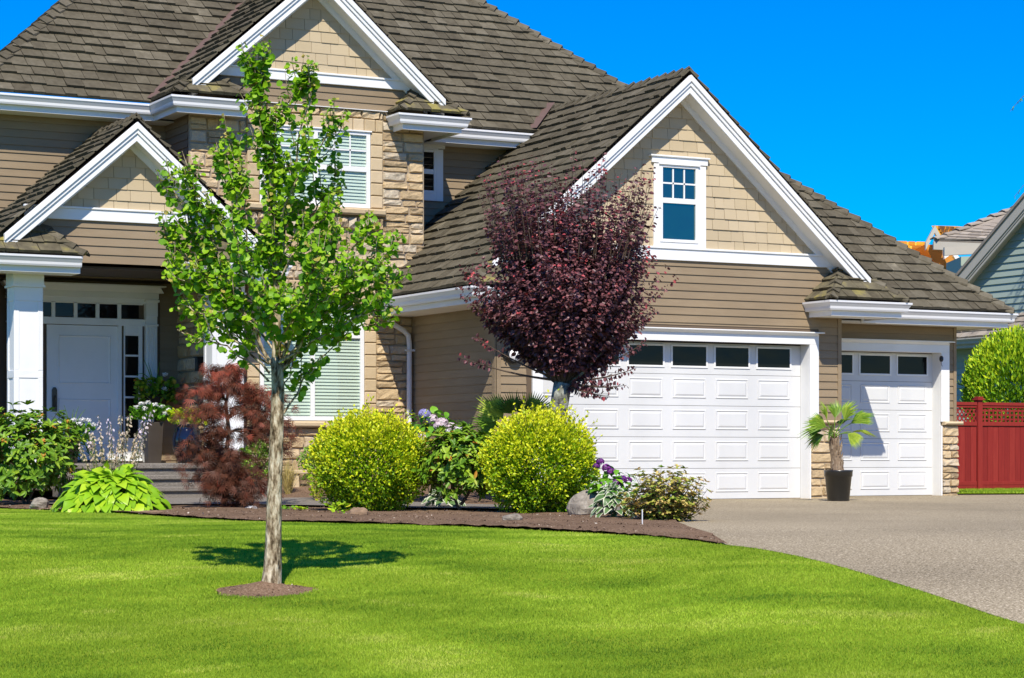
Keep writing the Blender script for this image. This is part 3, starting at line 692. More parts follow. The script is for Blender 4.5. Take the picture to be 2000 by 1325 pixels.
# ---- porch floor and steps
M['aggregate'] = mat('exposed_aggregate', [(0, (.07, .06, .05)), (.42, (.16, .14, .115)), (.55, (.235, .21, .175)), (.75, (.38, .34, .28))], src='noise', nscale=75, detail=5, rough=.85, bump=.006, bscale=90)
mb = MB()
mb.box(-12.3, -8.5, 1.66, YD, .2, .50); mb.box(-12.33, -8.47, 1.62, YD, .50, .575)
mb.box(-11.7, -9.0, 1.33, 1.66, .1, .345); mb.box(-11.73, -8.97, 1.29, 1.62, .345, .41)
mb.box(-11.7, -9.0, 1.0, 1.33, 0, .18); mb.box(-11.73, -8.97, .96, 1.29, .18, .245)
o = mb.build('porch_steps', M['aggregate'], None, bevel=.012); tag(o, kind='structure')
SUN, SKY, EXPO = 4.7, .125, .30
SKYP = (1.0, .3, 6., 1.9, 1.0, .515)
# ================================================================ ground sheets
M['soil'] = mat('far_ground', [(0, (.05, .075, .02)), (1, (.085, .12, .035))], src='noise', nscale=.6, rough=.9)
M['lawn'] = mat('lawn_turf', [(.25, (.12, .20, .010)), (.5, (.19, .27, .016)), (.75, (.25, .31, .025))], src='noise', nscale=1.3, detail=6, rough=.9, spec=.05, bump=.01, bscale=60)
M['blade'] = mat('grass_blade', [(0, (.11, .22, .018)), (.3, (.24, .385, .026)), (.65, (.40, .55, .045)), (1, (.60, .62, .13))], nmix=.22, nscale=.8, big=(.55, .22), rough=.6, spec=.1, trans=.35)
M['mulch'] = mat('bark_mulch', [(.25, (.05, .03, .017)), (.42, (.15, .095, .058)), (.55, (.215, .14, .088)), (.72, (.36, .26, .175))], big=(1.1, .2), src='noise', nscale=55, detail=8, rough=.95, spec=.05, bump=.012, bscale=60)
M['chip'] = mat('bark_chip', [(0, (.09, .055, .038)), (.6, (.22, .15, .105)), (.9, (.32, .24, .175)), (1, (.55, .47, .37))], nmix=.1, rough=.95, spec=.05)
M['drive'] = mat('aggregate_driveway', [(.32, (.08, .062, .034)), (.44, (.24, .195, .122)), (.51, (.345, .285, .185)), (.58, (.455, .38, .255)), (.68, (.82, .71, .53))], big=(.3, .17), src='noise', nscale=60, detail=5, rough=.85, spec=.1, bump=.003, bscale=85)
LAWN_E = [(-12, 30.4), (-8.6, 29.5), (-7.6, 29.1), (-6.62, 28.4), (-5.39, 27.18), (-4.72, 26.26), (-3.88, 24.82), (-3.21, 23.8), (-2.71, 23.25), (-2.0, 22.75), (-1.31, 22.3), (-0.51, 21.7), (0.0, 21.12), (0.48, 20.6), (0.94, 20.1), (1.37, 19.64), (1.85, 18.84)]
DRIVE_E = [(1.85, 18.84), (2.07, 18.52), (2.34, 17.9), (2.57, 17.22), (2.77, 16.52), (2.96, 15.84), (3.12, 15.22), (3.23, 14.74), (3.35, 14.36), (3.53, 13.76), (3.9, 12.4), (4.2, 11.2), (4.5, 10)]
def smoothline(pts, n=8):
    out = []
    for i in range(len(pts)-1):
        p0 = pts[max(i-1, 0)]; p1 = pts[i]; p2 = pts[i+1]; p3 = pts[min(i+2, len(pts)-1)]
        for k in range(n):
            t = k/n
            out.append(tuple(.5*((2*p1[j])+(-p0[j]+p2[j])*t+(2*p0[j]-5*p1[j]+4*p2[j]-p3[j])*t*t+(-p0[j]+3*p1[j]-3*p2[j]+p3[j])*t**3) for j in (0, 1)))
    return out+[pts[-1]]
LAWN_E = [(a+RU(-.012, .012), b+RU(-.05, .05)) for a, b in smoothline(LAWN_E, 10)]; DRIVE_E = smoothline(DRIVE_E, 4)
def inside(u, w, poly):
    r = np.zeros(len(u), bool); n = len(poly)
    for i in range(n):
        x1, y1 = poly[i]; x2, y2 = poly[(i+1) % n]
        c = ((y1 > w) != (y2 > w))
        with np.errstate(divide='ignore', invalid='ignore'): xi = (x2-x1)*(w-y1)/(y2-y1)+x1
        r ^= c & (u < xi)
    return r
def sheet(name, poly, dz, m, step=.5, parent=None, extra=None, kind='structure', more=()):
    """a sheet following the terrain: rows across w cut by the polygon"""
    import mathutils.geometry as mg
    pts = [Vector(p) for p in poly]
    us = [p[0] for p in poly]; ws = [p[1] for p in poly]
    ins = []
    gu, gw = np.meshgrid(np.arange(min(us), max(us), step), np.arange(min(ws), max(ws), step))
    gu = gu.ravel()+RN.uniform(-.1, .1, gu.size)*step; gw = gw.ravel()+RN.uniform(-.1, .1, gw.size)*step
    k = inside(gu, gw, poly); allp = pts+[Vector((a, b)) for a, b in zip(gu[k], gw[k]) if not more or (a+1.80)**2+(b-15.95)**2 > .3]+[Vector(q) for q in more]
    n = len(pts); vs, es, fs, *_ = mg.delaunay_2d_cdt(allp, [(i, (i+1) % n) for i in range(n)], [list(range(n))], 1, 1e-5)
    mb = MB(); L = []
    for v in vs:
        x, y = uw(v.x, v.y); L.append((x, y, gz(x, y)+dz+(extra(v.x, v.y) if extra else 0)))
    mb.add(L, [tuple(f) for f in fs], .5)
    o = mb.build(name, m, parent, smooth=True)
    if kind: tag(o, kind=kind)
    return o
# far terrain
mb = MB(); g = [-600, -200, -80, -40, -25]+[q*1.0 for q in range(-18, 40)]+[60, 120, 300, 600]
for j, w in enumerate(g):
    for i, u in enumerate(g):
        x, y = uw(u, w+20); mb.v.append((x, y, max(gz(x, y), -1.6)-.03)); mb.t.append(.5)
n = len(g); mb.f = [(j*n+i, j*n+i+1, (j+1)*n+i+1, (j+1)*n+i) for j in range(n-1) for i in range(n-1)]
tag(mb.build('ground', M['soil'], None, smooth=True), kind='structure')
LAWN_P = [(-12, 9)]+[(4.7, 9)]+DRIVE_E[::-1]+LAWN_E[::-1][1:]
TREE_U, TREE_W = -1.743, 16.0
RRX, RRW, RINGO = .365, .36, -.055
def ringr(u, w): return math.hypot((u-TREE_U-RINGO)/RRX, (w-TREE_W+.05)/RRW)
def wav(a): return 1+.05*math.sin(3*a+1)+.04*math.sin(7*a)
ringpts = [(TREE_U+RINGO+RRX*r*wav(6.28319*i/48)*math.cos(6.28319*i/48), TREE_W-.05+RRW*r*wav(6.28319*i/48)*math.sin(6.28319*i/48)) for r in (1.06, .99, .6, .3) for i in range(48)]
lo = sheet('lawn', LAWN_P, .0, M['lawn'], .5, more=ringpts, extra=lambda u, w: -.045 if ringr(u, w)/wav(math.atan2((w-TREE_W+.05)/RRW, (u-TREE_U-RINGO)/RRX)) < 1.03 else 0.)
BED_P = LAWN_E+[(1.80, 20.0), (1.72, 21.2), (1.67, 22.2), (1.74, 23.5), (1.8, 25), (1.75, 27.5), (1.5, 30), (.5, 33.2), (-1.5, 34.5), (-12, 36)]
bedx = lambda u, w: .016*abs(math.sin(u*3.1+w*1.7))+RU(0, .012)
sheet('planting_bed', BED_P, .012, M['mulch'], .22, extra=bedx)
sheet('driveway', DRIVE_E[::-1]+[(1.85, 18.84), (1.7, 19.7), (1.55, 21.2), (1.45, 23), (1.4, 25), (1.0, 28), (.2, 32.9), (.2, 36), (9.6, 38.4), (14, 40), (14, 9)], .004, M['drive'], .8)
sheet('walkway', [(-5.3, 28.9), (-3.54, 29.0), (-2.32, 28.2), (-1.4, 27.25), (-.64, 26.9), (0, 26.5), (1.2, 25.8), (1.6, 25.6), (1.6, 27.2), (0, 28.5), (-.69, 28.9), (-1.49, 29.3), (-2.4, 29.8), (-3.3, 30.3), (-3.5, 31.7), (-6.4, 31.7), (-6.3, 29.2)], .055, M['aggregate'], .4)
# mulch ring round the tree, a shallow dish with a mound
mb = MB(); k = 48
for j, (r, z) in enumerate(((1.0, -.024), (.93, -.022), (.75, -.014), (.5, .004), (.28, .026), (.1, .042))):
    for i in range(k):
        a = 2*math.pi*i/k; rr = r*(1+.05*math.sin(3*a+1)+.04*math.sin(7*a)); x, y = uw(TREE_U+RINGO+RRX*rr*math.cos(a), TREE_W-.05+RRW*rr*math.sin(a)); mb.v.append((x, y, gz(x, y)+z+.014+RU(-.004, .004))); mb.t.append(.5)
mb.f = [(j*k+i, j*k+(i+1) % k, (j+1)*k+(i+1) % k, (j+1)*k+i) for j in range(5) for i in range(k)]+[tuple(range(5*k, 6*k))]
tag(mb.build('tree_mulch', M['mulch'], None, smooth=True), kind='structure')
# loose bark chips
n = 26000
u = RN.uniform(-7.5, 2.2, n*3); w = RN.uniform(18.5, 31, n*3); k = inside(u, w, BED_P); u, w = u[k][:n], w[k][:n]
tu = TREE_U+RINGO+RN.uniform(-.36, .36, 500); tw = TREE_W-.05+RN.uniform(-.34, .34, 500); k = ((tu-TREE_U-RINGO)/.33)**2+((tw-TREE_W+.05)/.33)**2 < 1
u = np.r_[u, tu[k]]; w = np.r_[w, tw[k]]; x = EYE[0]+u*CA+w*SA; y = EYE[1]-u*SA+w*CA
ir = np.hypot((u-TREE_U-RINGO)/.355, (w-TREE_W+.05)/.36); P = np.stack([x, y, ground(x, y)+np.where(ir < 1.2, -.008+.05*(1-ir), .026)], 1)
tag(leaves('bark_chips', M['chip'], None, P, rdir(len(P))*[1, 1, .35], rdir(len(P), 1.5), RN.uniform(.006, .020, len(P))*np.where(RN.rand(len(P)) < .06, 2.2, 1), np.where(RN.rand(len(P)) < .05, 1., RN.uniform(0, .85, len(P))), LEAF_DIAM), kind='stuff')
# grass blades
def grass(name, n, poly, us, ws, hole=None, hmin=.02, hmax=.04, dens=0.):
    u = RN.uniform(us[0], us[1], n*4); w = ws[0]+(ws[1]-ws[0])*RN.uniform(0, 1, n*4)**(1+dens)
    k = inside(u, w, poly) & (np.abs(u) < .25*w+.5)
    if hole: k &= ((u-hole[0])/hole[2])**2+((w-hole[1])/hole[3])**2 > RN.uniform(.93, 1.1, n*4)
    u, w = u[k][:n], w[k][:n]; n = len(u)
    x = EYE[0]+u*CA+w*SA; y = EYE[1]-u*SA+w*CA; z = ground(x, y)
    patch = .5+sum(c*np.sin(u*a+w*b+2.2*np.sin(u*a2+ph)+1.7*np.sin(w*b2+ph*2)) for c, a, b, a2, b2, ph in ((.20, .6, 1.3, .9, .8, 0), (.16, 1.3, 3.1, 1.7, 1.1, 1), (.13, 2.3, 5.3, 1.1, 2.3, 2), (.10, 4.1, -8.7, 2.9, 3.1, 3), (.08, -7.3, 11., 3.7, 4.3, 4)))
    h = RN.uniform(hmin, hmax, n); a = RN.uniform(0, 6.283, n); bw = RN.uniform(.0018, .0034, n)*(1+.04*(w-13))
    cx, sx = np.cos(a)*bw, np.sin(a)*bw; lean = RN.normal(0, .45, (n, 2))*h[:, None]
    V = np.empty((n, 3, 3)); V[:, 0] = np.stack([x-cx, y-sx, z], 1); V[:, 1] = np.stack([x+cx, y+sx, z], 1); V[:, 2] = np.stack([x+lean[:, 0], y+lean[:, 1], z+h], 1)
    dry = np.sin(u*2.9+1.3*np.sin(w*1.7))*np.sin(w*3.7+1.9*np.sin(u*1.1)) > .9; tone = np.clip(.12+.66*patch+RN.normal(0, .10, n)+dry*(RN.rand(n) < .5)*.35, 0, 1)
    return tag(npmesh(name, M['blade'], None, V.reshape(-1, 3), 3, np.arange(n*3), np.repeat(tone, 3)), kind='stuff')
grass('lawn_grass', 620000, LAWN_P, (-8, 4.6), (12.4, 30.), hole=(TREE_U+RINGO, TREE_W-.05, .355, .36), hmin=.008, hmax=.018, dens=.25)
NB = [(6.2, 38.6), (14, 40.3), (14, 44), (6, 43)]
sheet('side_lawn', NB, .008, M['lawn'], .8)
grass('side_grass', 16000, NB, (6, 11.4), (38, 44), hmin=.03, hmax=.06)

# ================================================================ foliage helpers
def gpos(u, w): x, y = uw(u, w); return (x, y, gz(x, y))
def loc2w(base, p):
    """local (right, depth, up) in street axes -> world"""
    p = np.asarray(p, float); return np.stack([base[0]+p[..., 0]*CA+p[..., 1]*SA, base[1]-p[..., 0]*SA+p[..., 1]*CA, base[2]+p[..., 2]], -1)
def dirw(p): return loc2w((0, 0, 0), p)
def curve(p0, p1, bend, n=8):
    p0, p1, b = np.array(p0, float), np.array(p1, float), np.array(bend, float); t = np.linspace(0, 1, n)[:, None]
    return p0*(1-t)+p1*t+4*t*(1-t)*b
def leaf_mat(name, ramp, rough=.45, spec=.35, trans=.22, nmix=.06):
    M[name] = mat(name, ramp, nmix=nmix, nscale=5, rough=rough, spec=spec, trans=trans); return M[name]
leaf_mat('katsura_leaf', [(0, (.05, .17, .006)), (.4, (.19, .41, .010)), (.75, (.38, .60, .02)), (.92, (.40, .50, .06)), (1, (.50, .40, .10))], trans=.35)
leaf_mat('plum_leaf', [(0, (.06, .027, .032)), (.5, (.175, .072, .080)), (.85, (.30, .10, .105)), (1, (.54, .09, .10))], rough=.42, spec=.38, trans=.12)
leaf_mat('maple_leaf', [(0, (.055, .024, .014)), (.5, (.145, .055, .030)), (.85, (.28, .075, .04)), (1, (.42, .09, .05))], rough=.5, spec=.25, trans=.15)
leaf_mat('golden_leaf', [(0, (.08, .22, .006)), (.35, (.23, .41, .008)), (.62, (.55, .66, .012)), (1, (.88, .84, .03))], trans=.25)
leaf_mat('rhodo_leaf', [(0, (.04, .11, .008)), (.5, (.13, .27, .014)), (.85, (.32, .46, .03)), (.95, (.34, .38, .05)), (1, (.55, .22, .03))], rough=.45, spec=.3, trans=.12)
leaf_mat('lime_leaf', [(0, (.13, .31, .010)), (.5, (.30, .55, .016)), (.9, (.48, .66, .025)), (1, (.66, .58, .04))], rough=.4, trans=.25)
leaf_mat('hydrangea_leaf', [(0, (.05, .18, .010)), (.6, (.14, .36, .018)), (1, (.26, .50, .03))], rough=.45, trans=.2)
leaf_mat('variegated_leaf', [(0, (.08, .17, .05)), (.45, (.16, .27, .09)), (.55, (.62, .64, .45)), (1, (.72, .72, .56))], trans=.2)
leaf_mat('azalea_leaf', [(0, (.05, .13, .012)), (.5, (.16, .28, .025)), (.75, (.48, .46, .09)), (1, (.72, .52, .20))], trans=.2)
leaf_mat('palm_leaf', [(0, (.05, .13, .014)), (.5, (.18, .33, .03)), (1, (.48, .58, .07))], rough=.4, trans=.25)
leaf_mat('cedar_leaf', [(0, (.05, .17, .008)), (.5, (.24, .45, .012)), (1, (.62, .72, .02))], rough=.55, trans=.15)
leaf_mat('boxwood_leaf', [(0, (.04, .13, .010)), (1, (.22, .42, .03))], trans=.15)
leaf_mat('dry_grass', [(0, (.36, .30, .08)), (.6, (.62, .50, .18)), (1, (.74, .62, .28))], trans=.3)
leaf_mat('pale_flower', [(0, (.38, .30, .17)), (.4, (.56, .46, .32)), (.7, (.62, .52, .56)), (1, (.74, .66, .76))], trans=.25)
leaf_mat('white_flower', [(0, (.70, .70, .66)), (1, (.85, .85, .84))], trans=.2)
leaf_mat('blue_flower', [(0, (.26, .25, .52)), (1, (.48, .45, .70))], trans=.2)
leaf_mat('pink_flower', [(0, (.58, .44, .50)), (1, (.76, .66, .66))], trans=.2)
leaf_mat('purple_flower', [(0, (.06, .012, .10)), (.5, (.15, .025, .22)), (1, (.36, .06, .30))], trans=.2)
M['stem'] = mat('green_stem', ramp2((.06, .09, .02), (.12, .14, .04)), src='noise', rough=.6)
M['twig'] = mat('brown_twig', ramp2((.06, .04, .028), (.12, .085, .06)), src='noise', nscale=20, rough=.8)
M['bark'] = mat('pale_furrowed_bark', [(.36, (.06, .04, .022)), (.46, (.24, .18, .11)), (.54, (.44, .36, .24)), (.66, (.66, .58, .43))], src='noise', nscale=30, detail=9, rough=.95, spec=.05, bump=.03, bscale=26, stretch=(1, 1, .35))
M['plumbark'] = mat('grey_lichen_bark', [(.34, (.05, .045, .035)), (.48, (.19, .19, .15)), (.66, (.44, .45, .37))], src='noise', nscale=12, detail=6, rough=.9, bump=.008, bscale=30)
M['rock'] = mat('grey_granite', [(.3, (.10, .085, .065)), (.5, (.27, .235, .185)), (.75, (.46, .41, .33))], src='noise', nscale=9, detail=8, rough=.9, bump=.012, bscale=25)
M['brownrock'] = mat('brown_rock', [(.25, (.12, .075, .045)), (.6, (.30, .20, .12)), (.8, (.42, .33, .22))], src='noise', nscale=9, detail=6, rough=.9, bump=.01, bscale=25)
def bushform(n, rx, ry, rz, zc, lump=.12, shell=.25, floor=-.75, seed=0):
    """points in the outer shell of a lumpy ellipsoid"""
    rs = np.random.RandomState(seed); d = unit(rs.normal(size=(n*2, 3))); d = d[d[:, 2] > floor][:n]
    th = np.arctan2(d[:, 1], d[:, 0]); lum = 1+lump*(np.sin(th*5+seed)*np.cos(d[:, 2]*6+seed)+.6*np.sin(th*11+d[:, 2]*9))
    r = lum*(1-shell*rs.rand(len(d))**1.6)
    return d*r[:, None]*[rx, ry, rz]+[0, 0, zc], d, r, rs
# ================================================================ the young tree on the lawn
tb = gpos(TREE_U, TREE_W)
T = thing('young_tree', 'slender young tree with fresh green round leaves standing in the lawn', 'tree', tb)
S = 1/268.
trunkpts = [(-5,-14,0,.098),(-4,-4,0,.088),(-3,8,0,.077),(-1,35,0,.066),(1,90,0,.058),(3,180,0,.053),(6,260,0,.050),(8,330,0,.047),(10,390,0,.046),(9,425,0,.044),(6,450,0,.04)]
mb = MB()
P = [loc2w(tb, (p[0]*S, p[2]*S, p[1]*S)) for p in trunkpts]
# root flare with furrows
mb.tube([tuple(p) for p in P], [p[3] for p in trunkpts], n=18, rough=.05)
LV = []      # (pos, dir)
def limb(pts, r0, r1, leafy=(.3, 1.), twigs=0, tl=.3, dens=86, size=1.):
    """pts in photo-free local units (right, up, depth) scaled by S"""
    p = np.array(pts, float)*S; p = p[:, [0, 2, 1]]
    t = np.linspace(0, 1, len(p)); tt = np.linspace(0, 1, 14)
    # smooth interpolation
    q = np.stack([np.interp(tt, t, p[:, i]) for i in range(3)], 1)
    for _ in range(2): q[1:-1] = (q[:-2]+2*q[1:-1]+q[2:])/4
    wob = RN.normal(0, .012, q.shape); wob[0] = 0; q = q+wob
    mb.tube([tuple(v) for v in loc2w(tb, q)], list(np.linspace(r0, r1, len(q))), n=7, cap=False)
    put(q, leafy, dens, size)
    L = np.linalg.norm(q[-1]-q[0])
    for k in range(twigs):
        a = RU(.25, .95); i = min(int(a*13), 12); o = q[i]+(q[i+1]-q[i])*(a*13-i); d = unit(q[i+1]-q[i])
        s = unit(np.cross(d, RN.normal(size=3))); dd = unit(d*.85+s*RU(.4, .75)+np.array([0, 0, .30])); ln = tl*RU(.5, 1.1)*(1.15-a*.5)
        e = o+dd*ln; c = curve(o, e, (0, 0, -.03), 6); c[:, 2] += np.linspace(0, 1, 6)**2*.05
        mb.tube([tuple(v) for v in loc2w(tb, c)], list(np.linspace(.006, .002, 6)), n=5, cap=False); put(c, (.1, 1.), dens, size)
def put(q, leafy, dens, size):
    seg = np.linalg.norm(np.diff(q, axis=0), axis=1); cum = np.r_[0, np.cumsum(seg)]; L = cum[-1]
    n = max(3, int(L*(leafy[1]-leafy[0])*dens)); s = np.sort(RN.uniform(leafy[0], leafy[1], n))*L
    c = np.stack([np.interp(s, cum, q[:, i]) for i in range(3)], 1); i = np.clip(np.searchsorted(cum, s)-1, 0, len(seg)-1); d = unit(np.diff(q, axis=0)[i])
    sd = unit(np.cross(d, RN.normal(size=(n, 3)))); o = c+sd*RN.uniform(.008, .026, n)[:, None]
    ld = unit(sd*.9+d*.3+np.array([0, 0, -.55])+RN.normal(0, .25, (n, 3)))
    tip = s/L
    LV.append((o, ld, size*RN.uniform(.042, .062, n)*(1.1-.55*tip**2), np.clip(.42+.3*RN.normal(size=n)*.75+.28*tip**3+(tip > .9)*(RN.rand(n) < .35)*.4, 0, 1)))
FK = (6, 445, 0)
limb([FK, (8, 520, 0), (7, 650, 0), (0, 780, 0), (-16, 900, 5), (-30, 970, 5), (-42, 1035, 0)], .034, .004, (.22, 1), 56, .30, 80)
for pts, r, tw in (
    ([(-4,440,0),(-42,505,-10),(-80,600,-20),(-120,690,-30),(-150,760,-30),(-172,852,-20)], .022, 14),
    ([(-50,530,-10),(-110,620,20),(-160,690,30),(-196,780,30),(-200,812,30)], .014, 10),
    ([(-60,560,0),(-80,680,30),(-92,780,60),(-96,850,60),(-88,898,50)], .014, 10),
    ([(-92,800,60),(-84,850,60),(-74,884,60)], .008, 1),
    ([(-30,500,20),(-110,590,40),(-175,650,30),(-225,700,10)], .014, 13),
    ([(-30,500,-20),(-110,570,-50),(-165,610,-40),(-200,640,-20)], .012, 10),
    ([(-10,440,20),(-60,505,50),(-120,545,40),(-190,565,20)], .012, 6),
    ([(-6,420,0),(-65,480,-20),(-120,520,-30),(-160,545,-30),(-188,556,-30)], .013, 2),
    ([(-8,405,0),(-50,450,-30),(-95,475,-40),(-140,490,-40),(-176,508,-40)], .012, 3),
    ([(0,430,0),(-40,470,0),(-80,500,10),(-120,520,10)], .010, 3),
    ([(4,560,0),(20,700,20),(40,810,20),(60,900,10),(72,955,0),(72,985,0)], .016, 12),
    ([(-14,880,5),(20,930,10),(50,985,0),(62,1022,0)], .007, 5),
    ([(-20,930,0),(-20,1000,-10),(-10,1060,-10)], .006, 4),
    ([(6,700,0),(40,780,-20),(80,850,-30),(110,880,-30),(128,895,-30)], .012, 9),
    ([(8,640,10),(60,720,40),(100,770,40),(130,830,30)], .012, 9),
    ([(6,600,0),(50,660,-20),(95,720,-30),(128,745,-20)], .010, 8),
    ([(12,450,10),(60,540,60),(100,640,80),(120,740,70),(130,800,50)], .015, 10),
    ([(14,440,-10),(70,540,-50),(120,610,-60),(165,665,-40),(200,712,-30)], .016, 12),
    ([(16,430,0),(80,530,20),(140,600,40),(185,640,40),(215,690,40)], .015, 12),
    ([(16,425,0),(90,520,-30),(160,590,-30),(210,635,-20),(236,665,-20)], .014, 9),
    ([(16,430,20),(90,500,60),(160,545,70),(205,590,60),(226,628,60)], .012, 8),
    ([(12,440,0),(80,500,0),(150,550,10),(215,580,10),(250,602,10)], .012, 7),
    ([(14,440,-20),(90,480,-60),(160,520,-60),(215,545,-50),(246,552,-50)], .012, 6),
    ([(14,430,0),(80,480,20),(140,505,20),(190,520,20),(236,526,20)], .011, 5),
    ([(14,335,0),(40,385,10),(70,430,20),(110,470,20),(160,515,10)], .013, 2),
    ([(12,350,0),(30,420,10),(45,480,10),(60,520,10)], .008, 3),
    ([(4,450,0),(-10,540,120),(-20,640,190),(-40,720,210)], .014, 12),
    ([(8,450,0),(40,540,130),(60,640,190),(80,710,200)], .014, 12),
    ([(6,450,0),(10,520,-110),(-30,600,-190),(-60,680,-210)], .014, 12),
    ([(8,450,0),(40,520,-120),(90,600,-190),(120,640,-200)], .014, 11),
    ([(6,460,0),(-60,540,110),(-120,600,150),(-160,650,150)], .012, 10),
    ([(6,470,0),(80,530,-110),(140,580,-150),(180,600,-150)], .012, 9),
    ([(6,520,0),(-40,640,-80),(-60,740,-100),(-50,830,-90)], .012, 11),
    ([(6,520,0),(0,660,90),(20,760,110),(30,850,100)], .012, 11),
    ([(4,560,0),(-30,640,-20),(-70,700,-40),(-110,730,-40)], .010, 9),
    ([(6,480,0),(-60,540,-30),(-90,560,-60),(-130,600,-60)], .010, 9),
    ([(8,470,0),(50,520,-20),(90,540,-40),(120,560,-30)], .010, 8),
    ): limb(pts, r*.72, .003, (.24, 1), int(tw*1.15), .26)
mb.build('trunk', M['bark'], T, smooth=True)
P, D, SZ, TN = (np.concatenate([q[i] for q in LV]) for i in range(4))
leaves('crown', M['katsura_leaf'], T, loc2w(tb, P), dirw(D), rdir(len(P), .7)+np.array([-SA, -CA, .6])*.7, SZ, TN, LEAF_ROUND)

# ================================================================ purple leaf plum behind the bushes
pb = gpos(.52, 28.)
T = thing('purple_plum_tree', 'round headed purple leaved plum tree before the wide garage door', 'tree', pb)
S2 = 28/4288.
mb = MB()
mb.tube([tuple(loc2w(pb, p)) for p in ((-.02, 0, -.1), (0, 0, .2), (.03, 0, .7), (.055, 0, 1.1), (.10, 0, 1.45), (.13, 0, 1.62))], [.13, .115, .108, .105, .12, .12], n=14, rough=.04)
LV = []
tw_ = MB(); cen = np.array([.20, 0, 2.98]); base = np.array([.13, 0, 1.55])
def pleaf(q, dens, s0=.15, sz=1., red=0.):
    seg = np.linalg.norm(np.diff(q, axis=0), axis=1); cum = np.r_[0, np.cumsum(seg)]; L = cum[-1]; n = max(2, int(L*dens*(1-s0)))
    s = np.sort(RN.uniform(s0, 1, n))*L; c = np.stack([np.interp(s, cum, q[:, i]) for i in range(3)], 1); i = np.clip(np.searchsorted(cum, s)-1, 0, len(seg)-1)
    d = unit(np.diff(q, axis=0)[i]); sd = unit(np.cross(d, RN.normal(size=(n, 3))))
    ld = unit(sd+d*.25+np.array([0, 0, -.25])+RN.normal(0, .2, (n, 3))); tip = s/L
    LV.append((c+sd*.012, ld, sz*RN.uniform(.058, .095, n)*(1.1-.5*tip**2), np.clip(RN.uniform(.0, .72, n)+(tip > .84)*(RN.rand(n) < .25+red)*.5, 0, 1)))
for k in range(520):
    d = unit(RN.normal(size=3)+np.array([0, 0, .15]))
    if d[2] < -.62: d[2] *= .4
    lx = 1.42 if d[0] < 0 else 1.38
    tgt = cen+unit(d)*np.array([lx, 1.1, 1.2])*RU(.55, 1.0)*(1+.09*math.sin(7*math.atan2(d[1], d[0])+4*d[2]))
    rr = min(max(0, 2.75-tgt[2])/1.0, 1); tgt[0] = .13+(tgt[0]-.13)*(1-(.96 if tgt[0] < .13 else .45)*rr); tgt[1] *= (1-.6*rr)
    tgt[2] = max(tgt[2], 1.68+RU(0, .12))
    st = base+(tgt-base)*RU(.0, .45)*np.array([.6, .6, 1])
    q = curve(st, tgt, (0, 0, -.12*RU(.4, 1.2)), 8); q[1:-1] += RN.normal(0, .015, (6, 3))
    if k < 120: (mb if k < 12 else tw_).tube([tuple(v) for v in loc2w(pb, curve(base, base+(tgt-base)*(.62 if k < 12 else .85), (0, 0, -.06), 8))], list(np.linspace(.030 if k < 12 else .013, .003, 8)), n=5, cap=False)
    pleaf(q, 66, .2)
for k in range(110):       # upright whips above the head
    x = RU(-1.05, 1.08); y = RU(-.8, .8); top = 3.42+.74*math.sqrt(max(0, 1-(x/1.25)**2))+RU(-.05, .42)
    q = curve((x*.8+.17, y*.8, 3.15), (x*1.08+.17, y, top), (RU(-.03, .03), 0, 0), 8)
    tw_.tube([tuple(v) for v in loc2w(pb, q)], list(np.linspace(.006, .002, 8)), n=4, cap=False); pleaf(q, 34, .1, .9, .25)
for e in ((-1.2, -.2, 1.95), (-1.0, -.3, 2.2), (1.05, -.3, 1.8), (.92, -.4, 1.58), (.72, -.2, 1.45), (.5, -.3, 1.5), (1.2, -.2, 2.15), (1.25, 0, 2.5)):
    q = curve(base+np.array([0, 0, .1]), e, (0, 0, -.05), 8); tw_.tube([tuple(v) for v in loc2w(pb, q)], list(np.linspace(.02, .003, 8)), n=5, cap=False); pleaf(q, 95, .66 if e[0] < 0 else .12)
tw_.build('branches', M['twig'], T); mb.build('trunk', M['plumbark'], T, smooth=True)
P, D, SZ, TN = (np.concatenate([q[i] for q in LV]) for i in range(4))
leaves('crown', M['plum_leaf'], T, loc2w(pb, P), dirw(D), rdir(len(P), .9), SZ, TN, LEAF_OVAL)

# ================================================================ laceleaf japanese maple by the steps
V = [(0, 0, 0)]; F = []
tv = []; 
for a in (-68, -42, -20, 0, 20, 42, 68):
    a = math.radians(a); L = 1-.3*abs(a); b = len(tv); dx, dy = math.sin(a), math.cos(a); px, py = dy*.036, -dx*.036
    tv += [(0, 0, 0), (dx*L*.5-px, dy*L*.5-py, .05), (dx*L, dy*L, -.12), (dx*L*.5+px, dy*L*.5+py, .05)]; F.append((b, b+3, b+2, b+1))
LEAF_LACE = (np.array(tv, float), F)
mbase = gpos(-3.72, 28.3)
T = thing('japanese_maple', 'dark red laceleaf japanese maple with drooping layers beside the steps', 'tree', mbase)
mb = MB(); LV = []
q = np.array([(.0, 0, -.05), (.03, 0, .25), (.02, .02, .6), (.07, .02, 1.0), (.03, .0, 1.35), (.10, 0, 1.7)])
mb.tube([tuple(v) for v in loc2w(mbase, q)], [.045, .038, .032, .028, .022, .01], n=9, rough=.05)
